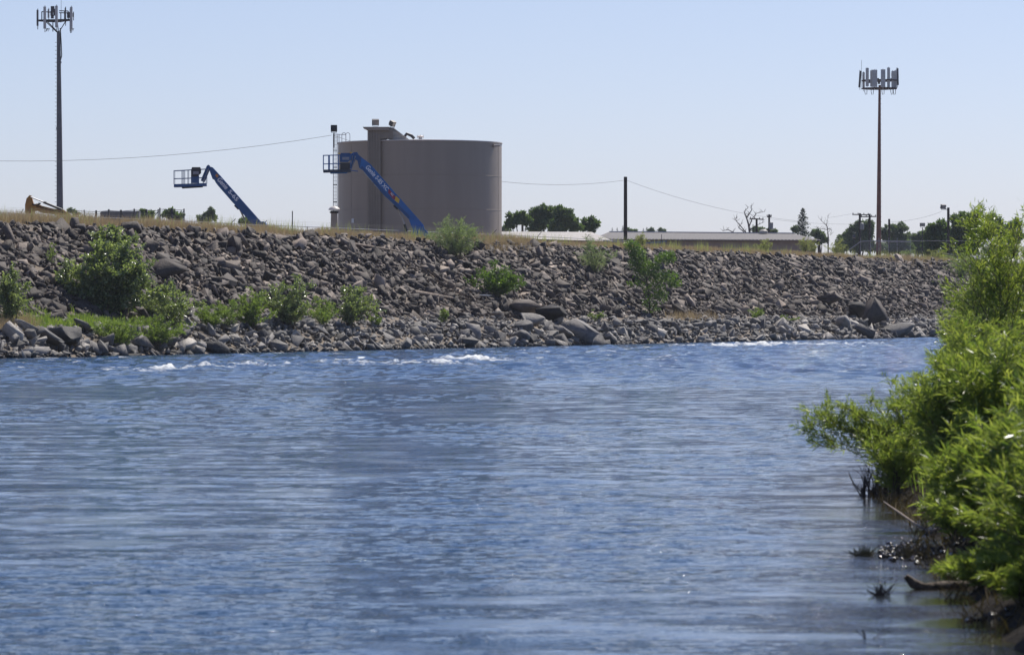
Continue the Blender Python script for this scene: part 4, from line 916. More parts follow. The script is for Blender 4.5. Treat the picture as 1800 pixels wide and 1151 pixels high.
# ------------------------------------------------------------------ towers
M_TOWER = mat('tower_grey', (.14, .14, .15), .5, .3, var=.25, scale=1)
M_RUST = mat('tower_rust', (.19, .075, .05), .8, var=.3, scale=1.2)
M_PANEL = mat('antenna_grey', (.5, .5, .49), .55, var=.15)
M_PANELD = mat('antenna_dark', (.09, .09, .1), .6, var=.2)
def panel(root, px, y0, y1, wp, Y, dy, m_, yaw=0, tilt=0, dep=.16):
    a, b = at(px, y0, Y), at(px, y1, Y); c = (a + b) / 2 + Vector((0, dy, 0)); s_ = F / Y
    mb = MB(); mb.box(c, (wp / s_, dep, (a.z - b.z)), rz=yaw, ry=tilt)
    mb.tube([c + Vector((0, dep, (a.z - b.z) * .5 + .12)), c + Vector((0, dep, -(a.z - b.z) * .5 - .3))], .035, 5)
    return mb.build('antenna_panel', m_, root)
def tower_left():
    Y = 360.; s_ = F / Y; root = thing('cell_tower', at(105, 330, Y).xy.to_3d() + Vector((0, 0, GZ)), 'tall grey tapered monopole cell tower at far left', 'cell tower', 'cell towers')
    b = at(105.3, 372, Y); t = at(103, 57, Y); mb = MB(); mb.tube([(b.x, Y, GZ - .2), b, (b.x * .5 + t.x * .5, Y, (b.z + t.z) / 2), t], [.31, .295, .235, .16], 20)
    mb.build('pole', M_TOWER, root, smooth=True)
    mb = MB(); 
    for py in (110, 226): p = at(103.8, py, Y); mb.lathe(p, [(.22 if py < 200 else .27, -.08), (.22 if py < 200 else .27, .08)], 16)
    mb.build('flange', M_TOWER, root)
    for i, py in enumerate(np.arange(75, 368, 7)): r_ = .17 + (py - 57) / 315 * .13; p = at(103 + (py - 57) / 315 * 2.3, py, Y); MB().box(p + Vector((-r_ - .07, 0, 0)), (.16, .03, .03)).build('step_peg', M_DARK, root)
    MB().tube([at(106, 50, Y), at(107.5, 75, Y), at(108.5, 98, Y), at(106, 108, Y)], .05, 6).build('cable', M_BLACK, root)
    z = at(0, 36, Y).z; cx = t.x; ring = MB()
    P3 = [Vector((cx + 1.45 * math.sin(a), Y - 1.45 * math.cos(a), z)) for a in (-2.0, .1, 2.2)]
    P3 = [at(66, 36, Y) + Vector((0, .4, 0)), at(128, 36.5, Y) + Vector((0, -.8, 0)), at(95, 36, Y) + Vector((0, 1.8, 0))]
    for i in range(3): ring.beam(P3[i], P3[(i + 1) % 3], .12, .16)
    for p in P3: ring.beam(p, (cx, Y, z - .05), .1, .1); ring.beam(p * .6 + Vector((cx, Y, z)) * .4, (cx, Y, z - 1.1), .07, .07)
    ring.build('mounting_frame', M_DARK, root)
    g = MB()
    for (x0, y0, x1, y1) in ((73.5, 21, 90, 22), (73.5, 21, 73.5, 36), (104, 19.5, 120, 20), (104, 23, 127, 23.5), (113.5, 20, 113.5, 36), (120, 20, 120, 36), (107, 24, 107, 40), (93, 40, 93, 56), (78, 36, 100, 57)):
        g.tube([at(x0, y0, Y), at(x1, y1, Y)], .045, 5)
    g.build('railing', M_DARK, root)
    panel(root, 66, 18, 46, 3.2, Y, 0, M_PANELD); panel(root, 80.5, 13.5, 52, 4.6, Y, -.8, M_PANEL); panel(root, 101.5, 12.3, 50, 4.6, Y, -1.0, M_PANEL)
    panel(root, 115.6, 15, 40, 2.2, Y, -.3, M_PANELD); panel(root, 123, 16, 52, 2.2, Y, .3, M_PANELD); panel(root, 127, 14, 53, 4.4, Y, -.8, M_PANEL)
    panel(root, 84, 16, 31, 3, Y, .6, M_PANEL); panel(root, 130, 24, 31, 2, Y, -.5, M_PANELD)
    mb = MB(); c = at(92.5, 17, Y); mb.box(c, (.3, .3, .55)); mb.box(at(91, 24, Y), (.22, .25, .4)); mb.box(at(96, 22, Y), (.2, .25, .6)); mb.box(at(92, 30, Y), (.25, .25, .3)); mb.box(at(121, 27, Y), (.3, .3, .5)); mb.build('radio_unit', M_PANELD, root)
    MB().tube([at(107.5, 22, Y), at(107.5, -4, Y)], .015, 4).build('lightning_rod', M_DARK, root)
    lw = MB(); r = np.random.default_rng(3)
    for px in (81, 83, 85, 123, 126, 128): lw.tube([at(px, 50, Y), at(px + r.normal(0, 1), 56, Y), at(px + 2, 50, Y)], .025, 4)
    lw.build('jumper_cables', M_BLACK, root)
tower_left()
def tower_right():
    Y = 530.; s_ = F / Y; root = thing('cell_tower', Vector((at(1544.5, 0, Y).x, Y, GZ)), 'rusty red-brown monopole cell tower crowned with grey panels', 'cell tower', 'cell towers')
    b = at(1544.4, 440, Y); t = at(1546.2, 150, Y); mb = MB(); mb.tube([(b.x, Y, GZ - .2), b, (b.x * .5 + t.x * .5, Y, (b.z + t.z) / 2), t], [.34, .33, .24, .15], 20); mb.build('pole', M_RUST, root, smooth=True)
    for py in np.arange(165, 436, 9): k = (py - 150) / 290; p = at(1546.2 - 1.8 * k, py, Y); MB().box(p + Vector((.17 + .18 * k, 0, 0)), (.12, .03, .03)).build('step_peg', M_DARK, root)
    cx = t.x; R_ = 2.35; hx = [Vector((cx + R_ * math.sin(a), Y - R_ * math.cos(a), 0)) for a in (-1.9, -1.1, -.35, .35, 1.1, 1.9, 2.7, 3.6)]
    fr = MB()
    for zz in (156, 142):
        z = at(0, zz, Y).z
        for i in range(8): fr.beam(hx[i] + Vector((0, 0, z)), hx[(i + 1) % 8] + Vector((0, 0, z)), .12, .13)
        for i in (0, 2, 4, 6): fr.beam(hx[i] + Vector((0, 0, z)), (cx, Y, z), .12, .14)
    fr.build('mounting_frame', mat('frame_brown', (.07, .045, .04), .8), root)
    Q = lambda x, y: (1480 + x / 3.288, 100 + y / 3.288)
    for (x, y0, y1, wpx, dk, dy, tl) in ((104, 82, 178, 3.0, 1, 0, .07), (128, 88, 185, 3.4, 0, .8, 0), (140, 70, 175, 4.4, 0, -1.6, 0), (152, 84, 120, 3, 1, 1.2, 0), (166, 84, 178, 5, 0, -1.9, 0), (180, 82, 180, 7.5, 0, -2.2, 0), (228, 80, 182, 6.5, 0, -2.4, 0), (240, 84, 108, 3, 1, -1, 0), (262, 68, 182, 4.2, 0, -1.8, 0), (276, 84, 150, 4, 0, 1.4, 0), (289, 86, 182, 4, 0, -1.2, 0), (307, 82, 185, 4, 0, -.6, 0), (322, 68, 165, 2.8, 1, 0, -.02)):
        a, bq = Q(x, y0), Q(x, y1); panel(root, a[0], a[1], bq[1], wpx * 1.22, Y, dy, M_PANELD if dk else M_PANEL, tilt=tl, dep=.14)
    mb = MB()
    for x, y in ((155, 145), (205, 135), (212, 150), (285, 135), (195, 160), (190, 110), (290, 105), (310, 110)): mb.box(at(*Q(x, y), Y) + Vector((0, -.5, 0)), (.3, .3, .42))
    mb.build('radio_unit', M_PANELD, root)
    lw = MB()
    for x in (133, 170, 232, 283, 298): 
        pts = [at(*Q(x - 6, 188), Y), at(*Q(x - 6, 205), Y), at(*Q(x - 2, 222), Y), at(*Q(x + 6, 220), Y), at(*Q(x + 7, 200), Y), at(*Q(x + 6, 186), Y)]; lw.tube([p + Vector((0, -1.2, 0)) for p in pts], .035, 4)
    lw.build('cable_loops', M_BLACK, root)
    mb = MB()
    for x, y0, y1 in ((113, 20, 190), (151, 65, 90), (197, 70, 100), (272, 68, 90), (315, 62, 90)): mb.tube([at(*Q(x, y0), Y), at(*Q(x, y1), Y)], .02, 4)
    mb.build('whip_antenna', M_DARK, root)
tower_right()

# ------------------------------------------------------------------ poles, lamps and wires
M_POLE = mat('creosote_wood', (.045, .036, .03), .9, var=.4, scale=6, streak=True)
def pole(px, py, Y, r_, label, arms=(), name='utility_pole', transf=None, zb=GZ, extra=None):
    t = at(px, py, Y); root = thing(name, (t.x, Y, zb), label, 'pole', None)
    MB().tube([(t.x, Y, zb - .2), t], [r_ * 1.15, r_], 12).build('post', M_POLE, root, smooth=True)
    for (x0, x1, y0, y1) in arms:
        m = MB(); m.beam(at(x0, y0, Y) + Vector((0, -r_ - .05, 0)), at(x1, y1, Y) + Vector((0, -r_ - .05, 0)), .12, .14); am = m.build('crossarm', M_POLE, root)
        m = MB()
        for f in (.04, .35, .7, .96): p = at(x0 + (x1 - x0) * f, y0 + (y1 - y0) * f, Y) + Vector((0, -r_ - .05, .06)); m.lathe(p, [(.05, 0), (.07, .08), (.03, .2)], 8)
        m.build('insulator', M_PANELD, am)
    if transf: c = at(*transf, Y); MB().lathe(c, [(.28, -.45), (.3, .4), (.1, .5)], 12).build('transformer', mat('transformer_grey', (.22, .23, .24), .5), root, smooth=True)
    return root
pole(1099.5, 311, 400., .165, 'tall plain dark wooden pole right of the dark trees', name='wooden_pole')
p = at(1099.5, 317, 400); 
pole(1330, 384, 520., .13, 'crossarm utility pole left of the transformer pole', arms=[(1318, 1342, 384.5, 386)])
pole(1352, 377, 520., .12, 'utility pole carrying a small grey transformer', arms=[(1348, 1356, 381, 381)], transf=(1355, 397))
pole(1511.5, 375, 560., .15, 'left pole of the pair beside the rusty tower', arms=[(1498, 1527, 377.2, 377.8)], transf=(1515, 398))
pole(1528.7, 376, 556., .15, 'right pole of the pair beside the rusty tower', arms=[(1513, 1540, 381.3, 380.8)])
pole(1563, 385, 520., .13, 'single dark pole right of the rusty tower')
pole(1667, 365, 482., .15, 'dark lamp pole in front of the dense trees', name='wooden_pole')
flood(1658, 363.5, 8.5, 7.5, 482, 'floodlight box on the dark lamp pole before the dense trees', .3, .5, pole=None)
MB and tag(MB().tube([at(1660, 367, 482), at(1666.5, 369, 482)], .05, 6).build('lamp_arm', M_DARK, bpy.data.objects['wooden_pole.001']), None)
flood(1621.5, 395, 8.5, 6, 476, 'small boxy floodlight on a thin pale post', .1, .1, pole=GZ)
flood(1501, 416, 5, 3, 520, 'small bright lamp low beside the crossarm poles', 1.1, .1, pole=GZ)
def wire(pts, Ys, label, r_=.014, n=14):
    P = [at(x, y, Yv) for (x, y), Yv in zip(pts, Ys)]; out = []
    for i in range(len(P) - 1):
        for k in range(n):
            t = k / n; q = P[i].lerp(P[i + 1], t); out.append(q)
    out.append(P[-1])
    if len(pts) == 2:   # sag
        for i, q in enumerate(out): t = i / (len(out) - 1); q.z -= 4 * t * (1 - t) * .0
    o = MB(); o.tube(out, r_, 4); return tag(o.build('overhead_wire', mat('wire', (.05, .05, .055), .6), None, origin=P[0]), label, 'wire', 'overhead wires')
def quad(p0, p1, p2, n=12):   # smooth curve through three pixels
    x0, x1, x2 = p0[0], p1[0], p2[0]; out = []
    for k in range(n + 1):
        x = x0 + (x2 - x0) * k / n
        y = p0[1] * (x - x1) * (x - x2) / ((x0 - x1) * (x0 - x2)) + p1[1] * (x - x0) * (x - x2) / ((x1 - x0) * (x1 - x2)) + p2[1] * (x - x0) * (x - x1) / ((x2 - x0) * (x2 - x1)); out.append((x, y))
    return out
q1 = quad((-120, 280), (270, 275), (583, 238)); wire(q1, np.linspace(330, 338, len(q1)), 'long sagging wire from the left edge to the tank', n=3)
q1 = quad((588, 239), (600, 243), (624, 251)); wire(q1, np.linspace(338, 341, len(q1)), 'short wire from the floodlight post to the tank rim', n=2)
q1 = quad((880, 319), (1000, 324.7), (1098, 317)); wire(q1, np.linspace(348, 400, len(q1)), 'sagging wire from the tank to the tall wooden pole', n=3)
q1 = quad((1101, 317), (1250, 363), (1420, 390)); wire(q1, np.linspace(400, 520, len(q1)), 'wire running down from the tall wooden pole to the right', n=3)
q1 = quad((1353, 385), (1430, 392.5), (1512, 394)); wire(q1, np.linspace(520, 560, len(q1)), 'thin wire between transformer pole and crossarm pair', .012, 3)
q1 = quad((1562, 390), (1600, 387), (1655, 372)); wire(q1, np.linspace(520, 482, len(q1)), 'wire rising from the single pole to the lamp pole', .012, 3)
q1 = quad((1456, 383), (1480, 379), (1500, 375.5)); wire(q1, np.linspace(600, 560, len(q1)), 'faint wire left of the crossarm pole pair', .01, 3)

# ------------------------------------------------------------------ long low building
M_WALL = mat('building_wall', (.3, .235, .2), .8, var=.12, scale=1.5)
M_SHING = mat('roof_shingles', (.2, .185, .175), .85, var=.4, scale=7)
M_RWHITE = mat('white_roof', (.4, .365, .32), .6, var=.08)
def building():
    Y = 470.; BW = 22.
    # grey hip roof: eave line at the front, ridge behind
    x0, x1 = at(1040, 0, Y).x, at(1444, 0, Y).x; ze = H + (HY - 420.5) / F * Y; zr = H + (HY - 409.5) / F * (Y + 8)
    root = thing('long_building', ((x0 + x1) / 2, Y, GZ), 'long low building with grey hipped roof and pinkish wall', 'building')
    f = lambda x, y, z: (x, y, z)
    MB().box(((x0 + x1) / 2, Y + .5 + 7.5, (GZ + ze) / 2 - .1), (x1 - x0 - 1.4, 15, ze - GZ - .2)).build('wall', M_WALL, root)
    ze2 = H + (HY - 422.3) / F * Y
    v = [(x0, Y, ze), (x1, Y, ze2), (x1, Y + 16, ze2), (x0, Y + 16, ze), (at(1085, 0, Y + 8).x - 1, Y + 8, zr + .1), (at(1396, 0, Y + 8).x, Y + 8, zr - .1)]
    MB().add(v, [(0, 1, 5, 4), (1, 2, 5), (2, 3, 4, 5), (3, 0, 4), (3, 2, 1, 0)]).build('roof', M_SHING, root)
    m = MB(); m.beam((x0, Y - .03, ze - .06), (x1, Y - .03, ze2 - .06), .05, .1); m.build('fascia', mat('fascia_brown', (.16, .13, .12), .7), root)
    m = MB()
    for px in np.arange(1066, 1443, 6.3):
        t = (px - 1040) / 404; z = ze + (ze2 - ze) * t; m.box((at(px, 0, Y).x, Y - .06, z + .02), (.26, .12, .07))
    m.build('rafter_caps', M_RWHITE, root)
    m = MB(); m.tube([(at(1086, 0, Y + 8).x - 1, Y + 8, zr + .12), (at(1396, 0, Y + 8).x, Y + 8, zr - .06)], .1, 6); m.build('ridge_cap', mat('ridge_pale', (.5, .46, .42), .7), root)
    bl = at(1342, 407.5, Y + 8); MB().lathe(bl, [(.5, -.2), (.5, .1), (.2, .3)], 12).build('roof_vent', M_RWHITE, root)
    # white-roofed wing nearer the tank
    Y = 452.; xa, xb = at(868, 0, Y).x, at(1078, 0, Y).x; za = H + (HY - 420.0) / F * Y; zb = H + (HY - 407.8) / F * (Y + 9)
    r2 = thing('white_roofed_building', ((xa + xb) / 2, Y, GZ), 'low building with sunlit white metal roof right of the tank', 'building')
    MB().box(((xa + xb) / 2 - .6, Y + 6, (GZ + za) / 2 - .1), (xb - xa - 2.2, 11, za - GZ - .2)).build('wall', M_WALL, r2)
    xr = at(1040, 0, Y + 9).x; MB().add([(xa, Y, za + .1), (xb, Y, za - .25), (xr, Y + 9, zb), (xa, Y + 9, zb + .05), (xa, Y + 12, za - .5), (xb, Y + 12, za - .5)], [(0, 1, 2, 3), (1, 5, 2), (3, 2, 5, 4), (0, 3, 4), (0, 4, 5, 1)]).build('roof', M_RWHITE, r2)
building()
# grey box trailer roof at left
c = at(210, 375, 480.); tr = thing('storage_container', (c.x, 480, GZ), 'dark grey flat-topped container behind the dark fence posts', 'container')
MB().prism([(at(176, 0, 480).x, at(0, 373.5, 480).z), (at(181, 0, 480).x, at(0, 371, 480).z), (at(244, 0, 480).x, at(0, 371, 480).z), (at(244, 0, 480).x, GZ + .3), (at(176, 0, 480).x, GZ + .3)], 480, 482.4).build('body', mat('container_grey', (.1, .1, .115), .7, var=.2, scale=1), tr)
MB().box((c.x, 479.97, at(0, 371.8, 480).z), (at(242, 0, 480).x - at(182, 0, 480).x, .05, .08)).build('top_rail', M_STEEL, tr)
# blue pipes lying on the levee top
p0 = at(1105, 427, 385); o = MB(); 
for k, (xa, ya, xb, yb) in enumerate([(1112, 428.5, 1172, 424.5), (1125, 427.5, 1165, 426), (1060, 423.5, 1120, 428.5)]): o.tube([at(xa, ya, 392 - k), at(xb, yb, 392 - k)], .07, 6)
tag(o.build('blue_pipes', mat('pipe_blue', (.12, .17, .28), .5), None, origin=p0), 'faded blue pipes lying on the levee top beside the pole', 'pipes')

# ------------------------------------------------------------------ excavator
M_CAT = mat('machine_yellow', (.42, .2, .035), .6, var=.35, scale=3)
def excavator():
    Y = 300.; A = lambda x, y, dy=0: at(x / 5, 330 + y / 5, Y) + Vector((0, dy, 0))
    root = thing('excavator', (A(500, 0).x, Y, GZ), 'parked yellow excavator, only its folded arm above the grass', 'excavator')
    pr = lambda pts, hw, nm, m_: MB().prism([(A(*p).x, A(*p).z) for p in pts], Y - hw, Y + hw).build(nm, m_, root)
    pr([(222, 150), (235, 95), (262, 66), (278, 72), (290, 120), (300, 150), (305, 215), (280, 300), (235, 300), (222, 225)], .16, 'stick', M_CAT)
    pr([(285, 150), (330, 140), (370, 160), (470, 185), (560, 195), (640, 250), (700, 300), (560, 300), (480, 235), (380, 225), (330, 205), (295, 210)], .2, 'boom', M_CAT)
    MB().tube([A(272, 84, -.25), A(390, 130, -.25)], .045, 8).build('piston_rod', M_STEEL, root)
    MB().tube([A(385, 128, -.25), A(550, 196, -.25)], .085, 8).build('hydraulic_cylinder', M_DARK, root)
    m = MB()
    for x, y in ((300, 150), (340, 150), (400, 130), (350, 140)): m.box(A(x, y, -.2), (.16, .3, .1))
    m.tube([A(290, 140, -.22), A(330, 165, -.22), A(440, 195, -.22), (A(560, 220, -.22))], .03, 5); m.build('hoses', M_BLACK, root)
    b = A(700, 300); MB().box((b.x + 1.6, Y, GZ + 1.55), (3.4, 2.6, .95)).build('house', M_CAT, root)
    MB().box((b.x + .6, Y - .8, GZ + 1.55), (1.3, 1.0, 1.3)).build('cab', M_DARK, root)
    for k in (-1, 1): MB().box((b.x + 1.2, Y + k * 1.15, GZ + .45), (3.8, .5, .9)).build('track', M_BLACK, root)
    MB().prism([(A(235, 0).x - .1, A(0, 290).z), (A(300, 0).x, A(0, 290).z), (A(330, 0).x + .4, A(0, 380).z), (A(250, 0).x, A(0, 400).z)], Y - .5, Y + .5).build('bucket', M_CAT, root)
excavator()

# ------------------------------------------------------------------ fences
def fences():
    # dark posts with cable rails
    Y = 330.; xs = [(148, 369, 1.6), (169, 370, 3), (191.3, 368, 2.8), (212.6, 369, 3), (236, 367, 2.4), (257.4, 368, 3.6), (278, 368, 2), (281, 365.5, 2.2), (302, 366.5, 3.8), (323.5, 367, 2)]
    root = thing('post_fence', (at(235, 0, Y).x, Y, GZ), 'row of short dark posts joined by cables at left', 'fence')
    for px, py, wp in xs:
        t = at(px, py, Y); MB().box((t.x, Y, (t.z + GZ) / 2), (wp / 21.8, .16, t.z - GZ)).build('post', M_DARK, root)
    m = MB(); m.tube([at(xs[0][0] - 30, 368, Y)] + [at(x, y + 2.5, Y) for x, y, _ in xs], .02, 5); m.tube([at(x, y + 6, Y) for x, y, _ in xs], .015, 5)
    for a, b in (((212.6, 372), (219, 384)), ((278, 372), (268, 384)), ((302, 372), (312, 384)), ((236, 374), (228, 384))): m.tube([at(*a, Y), at(*b, Y)], .035, 5)
    m.build('rails', M_DARK, root)
    # chain-link fence along the back of the crest, top rail just above the grass
    root = thing('chain_link_fence', lev(30, 21.5), 'long low chain-link fence with pale top rail along the levee', 'fence')
    top = [(-60, 372), (60, 377), (200, 383.5), (330, 389), (440, 395), (560, 399.5), (760, 408), (880, 413), (1000, 418.5), (1120, 425)]
    pts = []
    for x, y in top:
        n = 19.8; s = sn(x, n); q = lev(s, n); pts.append(Vector((q.x, q.y, H + (HY - y) / F * q.y)))
    rail = MB(); rail.tube(pts, .03, 6); rail.build('top_rail', M_STEEL, root)
    ps = MB(); arms = MB(); wires = MB()
    def onr(x):
        n = 19.8; q = lev(sn(x, n), n); y = np.interp(x, [a for a, b in top], [b for a, b in top]); return Vector((q.x, q.y, H + (HY - y) / F * q.y))
    for x, sl in ((36, 5), (115, 0), (192, 0), (262, 0), (330, 0), (406, 8), (463, 6), (540, 0), (690, 0), (865, 8), (945, 7), (1030, 6)):
        p = onr(x); ps = MB(); ps.tube([(p.x, p.y, p.z - 2), p], .035, 6); ps.build('post', M_STEEL, root)
        if sl: arms.tube([p, p + Vector((sl / F * p.y, 0, 8.5 / F * p.y))], .025, 5)
    arms.build('barb_arms', M_DARK, root)
    for dz in (3.5, 6, 8.5): wires.tube([onr(x) + Vector((5 / F * 300, 0, dz / F * 300)) for x in np.linspace(-60, 1120, 50)],   .004, 3)
    wires.build('barbed_wire', M_DARK, root)
    # compound fence at the rusty tower
    Y = 446.; root = thing('compound_fence', (at(1550, 0, Y).x, Y, 8), 'chain-link fence with sloping end rail before the rusty tower', 'fence')
    r_ = MB(); r_.tube([at(1490, 441, Y), at(1513, 424.5, Y), at(1526, 423.5, Y), at(1600, 425.5, Y)], .055, 6); r_.tube([at(1526, 423.5, Y + 12), at(1720, 423.5, Y + 12)], .03, 5); r_.build('rail', M_STEEL, root)
    for x in (1513, 1530, 1545, 1562, 1577, 1600): m = MB(); m.tube([at(x, 418, Y), at(x, 450, Y)], .025, 5); m.build('post', M_STEEL, root)
    m = MB()
    for x in np.arange(1515, 1600, 2.0): m.tube([at(x, 425, Y), at(x + 4, 441, Y)], .006, 3); m.tube([at(x + 4, 425, Y), at(x, 441, Y)], .006, 3)
    m.build('mesh', M_STEEL, root)
    root = thing('low_fence', (at(1660, 0, 466).x, 466, 8), 'short pale rail fence at the far right of the crest', 'fence')
    m = MB(); m.tube([at(1640, 444.5, 466), at(1680, 447.5, 466), at(1760, 444, 466)], .05, 6); m.build('rail', M_STEEL, root)
    for x in (1650, 1683, 1720): m = MB(); m.tube([at(x, 440, 466), at(x, 456, 466)], .035, 5); m.build('post', M_STEEL, root)
    # thin posts along the crest
    for x, y0, w_ , lb in ((514, 371, .04, 'thin dark post on the crest between the two lifts'), (1163, 412, .03, 'thin post before the low roof')):
        q = lev(sn(x, 17), 17); t = at(x, y0, q.y); MB2 = MB().tube([(t.x, q.y, 7.9), t], w_, 6); tag(MB2.build('thin_post', M_DARK, None, origin=(t.x, q.y, 7.9)), lb, 'post')
fences()

# ------------------------------------------------------------------ driftwood and scraps on the far bank
def sticks(name, label, px, py, spread, cnt, L_, seed, mt=M_DRIFT, rmax=.05):
    p, n = lev_px(px, py, 1, 16); r = np.random.default_rng(seed); root = thing(name, p, label, 'driftwood')
    for _ in range(cnt):
        c = p + Vector((r.normal(0, spread[0]), r.normal(0, spread[1]), 0)); nn = (c.x - W0[0]) * N[0] + (c.y - W0[1]) * N[1]; c.z = float(prof(nn)) + .3 + r.uniform(0, .3)
        a = r.normal(.15, .5); l = L_ * r.uniform(.3, 1); d = Vector((math.cos(a), r.normal(0, .5), -math.sin(a) * .6)) * l / 2; b = Vector((0, 0, r.normal(0, .06)))
        MB().tube([c - d, c + b, c + d], [rmax * r.uniform(.3, 1), rmax * .6, .01], 5).build('stick', mt, root)
sticks('driftwood_pile', 'tangle of brown driftwood sticks left of the white scrap', 800, 524, (1.7, 1.2), 85, 1.7, 301, mat('dark_driftwood', (.12, .085, .06), .9, var=.5), .045)
sticks('driftwood_sticks', 'thin bleached sticks scattered on the right slope', 1350, 530, (1.9, 2.0), 34, 1.6, 302)
sticks('driftwood_sticks', 'few bleached branches above the boulder pile', 905, 521, (1.5, .6), 9, 1.2, 303)
def log(pxy, r0, label, mt=M_DRIFT, dz=.4):
    P = []
    for x, y in pxy: p, n = lev_px(x, y, .5, 16); P.append(p + Vector((0, -.3, dz)))
    tag(MB().tube(P, list(np.linspace(r0, r0 * .5, len(P))), 8).build('log', mt, None, origin=P[0]), label, 'log', 'driftwood logs')
log([(728, 523), (760, 528), (797, 534)], .16, 'thick brown log across the driftwood pile'); log([(773, 541), (790, 548), (806, 553)], .07, 'pale thin log end below the driftwood pile')
log([(590, 434), (640, 441), (706, 452)], .1, 'long grey branch lying high on the slope under the tank'); log([(40, 545), (52, 549), (60, 556)], .06, 'short pale branch beside the left edge shrub')
p, n = lev_px(851, 531, 2, 16); V, Fc = PROTO[3]; V = V * (1.1, .7, .5); tag(mesh_np('white_scrap', V + np.array(p) + [0, -.3, .5], Fc, mat('white_plastic', (.8, .8, .78), .4), origin=p), 'bright white plastic scrap caught above the boulder pile', 'scrap')

# ------------------------------------------------------------------ near bank plants
def nshrub(px, Y, top_py, wd, label, seed, nl, leaf=(.12, .016), mleaf=M_WILLOW, dep=None, zb=None, **kw):
    X_ = (px - 900) / F * Y; z0 = float(bank_z(np.array(X_), np.array(Y))) if zb is None else zb; z0 = max(z0, -.05)
    h = max(H + (HY - top_py) / F * Y - z0, .3)
    return shrub(kw.pop('name', 'willow_bush'), label, 'bush', (X_, Y, z0), h, wd, (leaf[0] * .92, leaf[1] * .85), int(nl * (.88 if nl > 7000 else 1.05)), kw.pop('ns', 22), mleaf, seed=seed, dep=dep, stem_r=kw.pop('stem_r', .012), lpt=kw.pop('lpt', 20), jit=kw.pop('jit', .42), up=kw.pop('up', 1.0), **kw)
nshrub(1610, 56, 640, 1.5, 'willow bush overhanging the water with a branch reaching left', 401, 19000, ns=34, low=.12, tips=[(-1.55, -.1, .7), (-1.6, .05, .62), (-1.5, -.2, .85), (-1.45, .1, .95), (-1.2, -.1, .85), (-1.0, .1, .95), (-1.1, -.15, 1.1), (-1.3, -.2, .95), (-1.45, 0, .78), (-1.2, .1, 1.05), (-1.38, -.1, .9), (-.95, 0, 1.05), (-.7, 0, .9), (-.8, -.2, .7)], twig=0.22)
nshrub(1665, 60, 600, 1.5, 'willow bush behind the overhanging one', 402, 12000, ns=28, twig=0.25)
nshrub(1575, 54, 722, .8, 'low dense willow growth at the water edge under the overhang', 403, 5000, ns=18, twig=0.28, zb=.0)
nshrub(1705, 47, 600, 1.5, 'bright willow bush in the middle of the near bank', 404, 15000, ns=30, leaf=(.15, .022), twig=0.28)
nshrub(1780, 43, 585, 1.5, 'bright long-leaved willow bush at the right frame edge', 405, 15000, ns=30, leaf=(.17, .026), twig=0.28)
nshrub(1840, 36, 640, 1.2, 'nearest willow bush, partly cut by the right frame edge', 406, 9000, ns=26, leaf=(.17, .026), twig=0.28)
nshrub(1745, 40, 720, 1.0, 'lower willow bush leaning over the shaded mud', 407, 8000, ns=22, leaf=(.15, .022), twig=0.28)
nshrub(1680, 43, 800, .7, 'small grassy willow sprout at the water edge', 408, 3500, ns=16, leaf=(.14, .018), twig=0.35)
nshrub(1765, 75, 338, 1.9, 'tall open willow rising above the far skyline at right', 409, 6500, ns=16, leaf=(.15, .026), low=.35, twig=0.18, stem_r=.02, name='willow_tree')
nshrub(1722, 82, 352, 1.3, 'slim tall willow left of the tall open one', 410, 2600, ns=8, leaf=(.15, .026), low=.45, twig=0.17, stem_r=.018, name='willow_tree')
nshrub(1825, 80, 375, 1.8, 'tall willow mostly outside the right frame edge', 411, 8000, ns=16, leaf=(.15, .026), low=.3, twig=0.18, stem_r=.02, name='willow_tree')
nshrub(1700, 88, 520, 1.8, 'mid-height willow thicket left of the tall willows', 412, 8000, ns=26, leaf=(.14, .022), twig=0.22)
nshrub(1760, 95, 470, 2.6, 'dark willow thicket filling behind the tall willows', 413, 11000, ns=30, leaf=(.16, .028), twig=0.22)
nshrub(1700, 72, 560, 1.3, 'dense willow bush at the narrowing of the bank', 414, 9000, ns=24, twig=0.25)
nshrub(1690, 120, 545, 2.2, 'farthest willow bush where the bank bends away', 415, 6000, ns=22, leaf=(.17, .03), twig=0.25)
nshrub(1770, 60, 560, 2.0, 'broad willow bush behind the bright ones', 416, 12000, ns=30, twig=0.25)
nshrub(1725, 41, 845, 1.1, 'low dark undergrowth hanging over the thick pale-ended log', 421, 6000, ns=30, low=.02, twig=.3, up=.4)
nshrub(1785, 38.5, 850, 1.2, 'low undergrowth at the frame edge above the log', 422, 7000, ns=30, low=.02, twig=.3, up=.4)
nshrub(1690, 44.5, 835, .8, 'small low undergrowth at the foot of the middle willows', 423, 4000, ns=24, low=.02, twig=.3, up=.4)
nshrub(1785, 35.5, 930, .9, 'lowest trailing undergrowth near the bottom right corner', 424, 4500, ns=26, low=.02, twig=.35, up=.3)
nshrub(1655, 52, 800, .9, 'shaded undergrowth in the hollow behind the overhanging willow', 425, 5000, ns=26, low=.02, twig=.3, up=.4)
nshrub(1610, 57, 770, 1.0, 'dark tangled growth filling the hollow under the overhang', 426, 6000, ns=30, low=.02, twig=.3, up=.3)
nshrub(1900, 37, 560, 1.6, 'tall willow added just outside the frame to shade the mud', 427, 9000, ns=26, leaf=(.17, .026), twig=.28)  # this and the next willow are added off-frame to cast shade
nshrub(1900, 33, 640, 1.2, 'nearest tall willow by the log, added outside the frame for shade', 428, 7000, ns=24, leaf=(.17, .026), twig=.28)
nshrub(1700, 37.6, 985, .55, 'low dark weeds behind the pale-ended log', 432, 2200, ns=20, low=.02, twig=.4, up=.3)
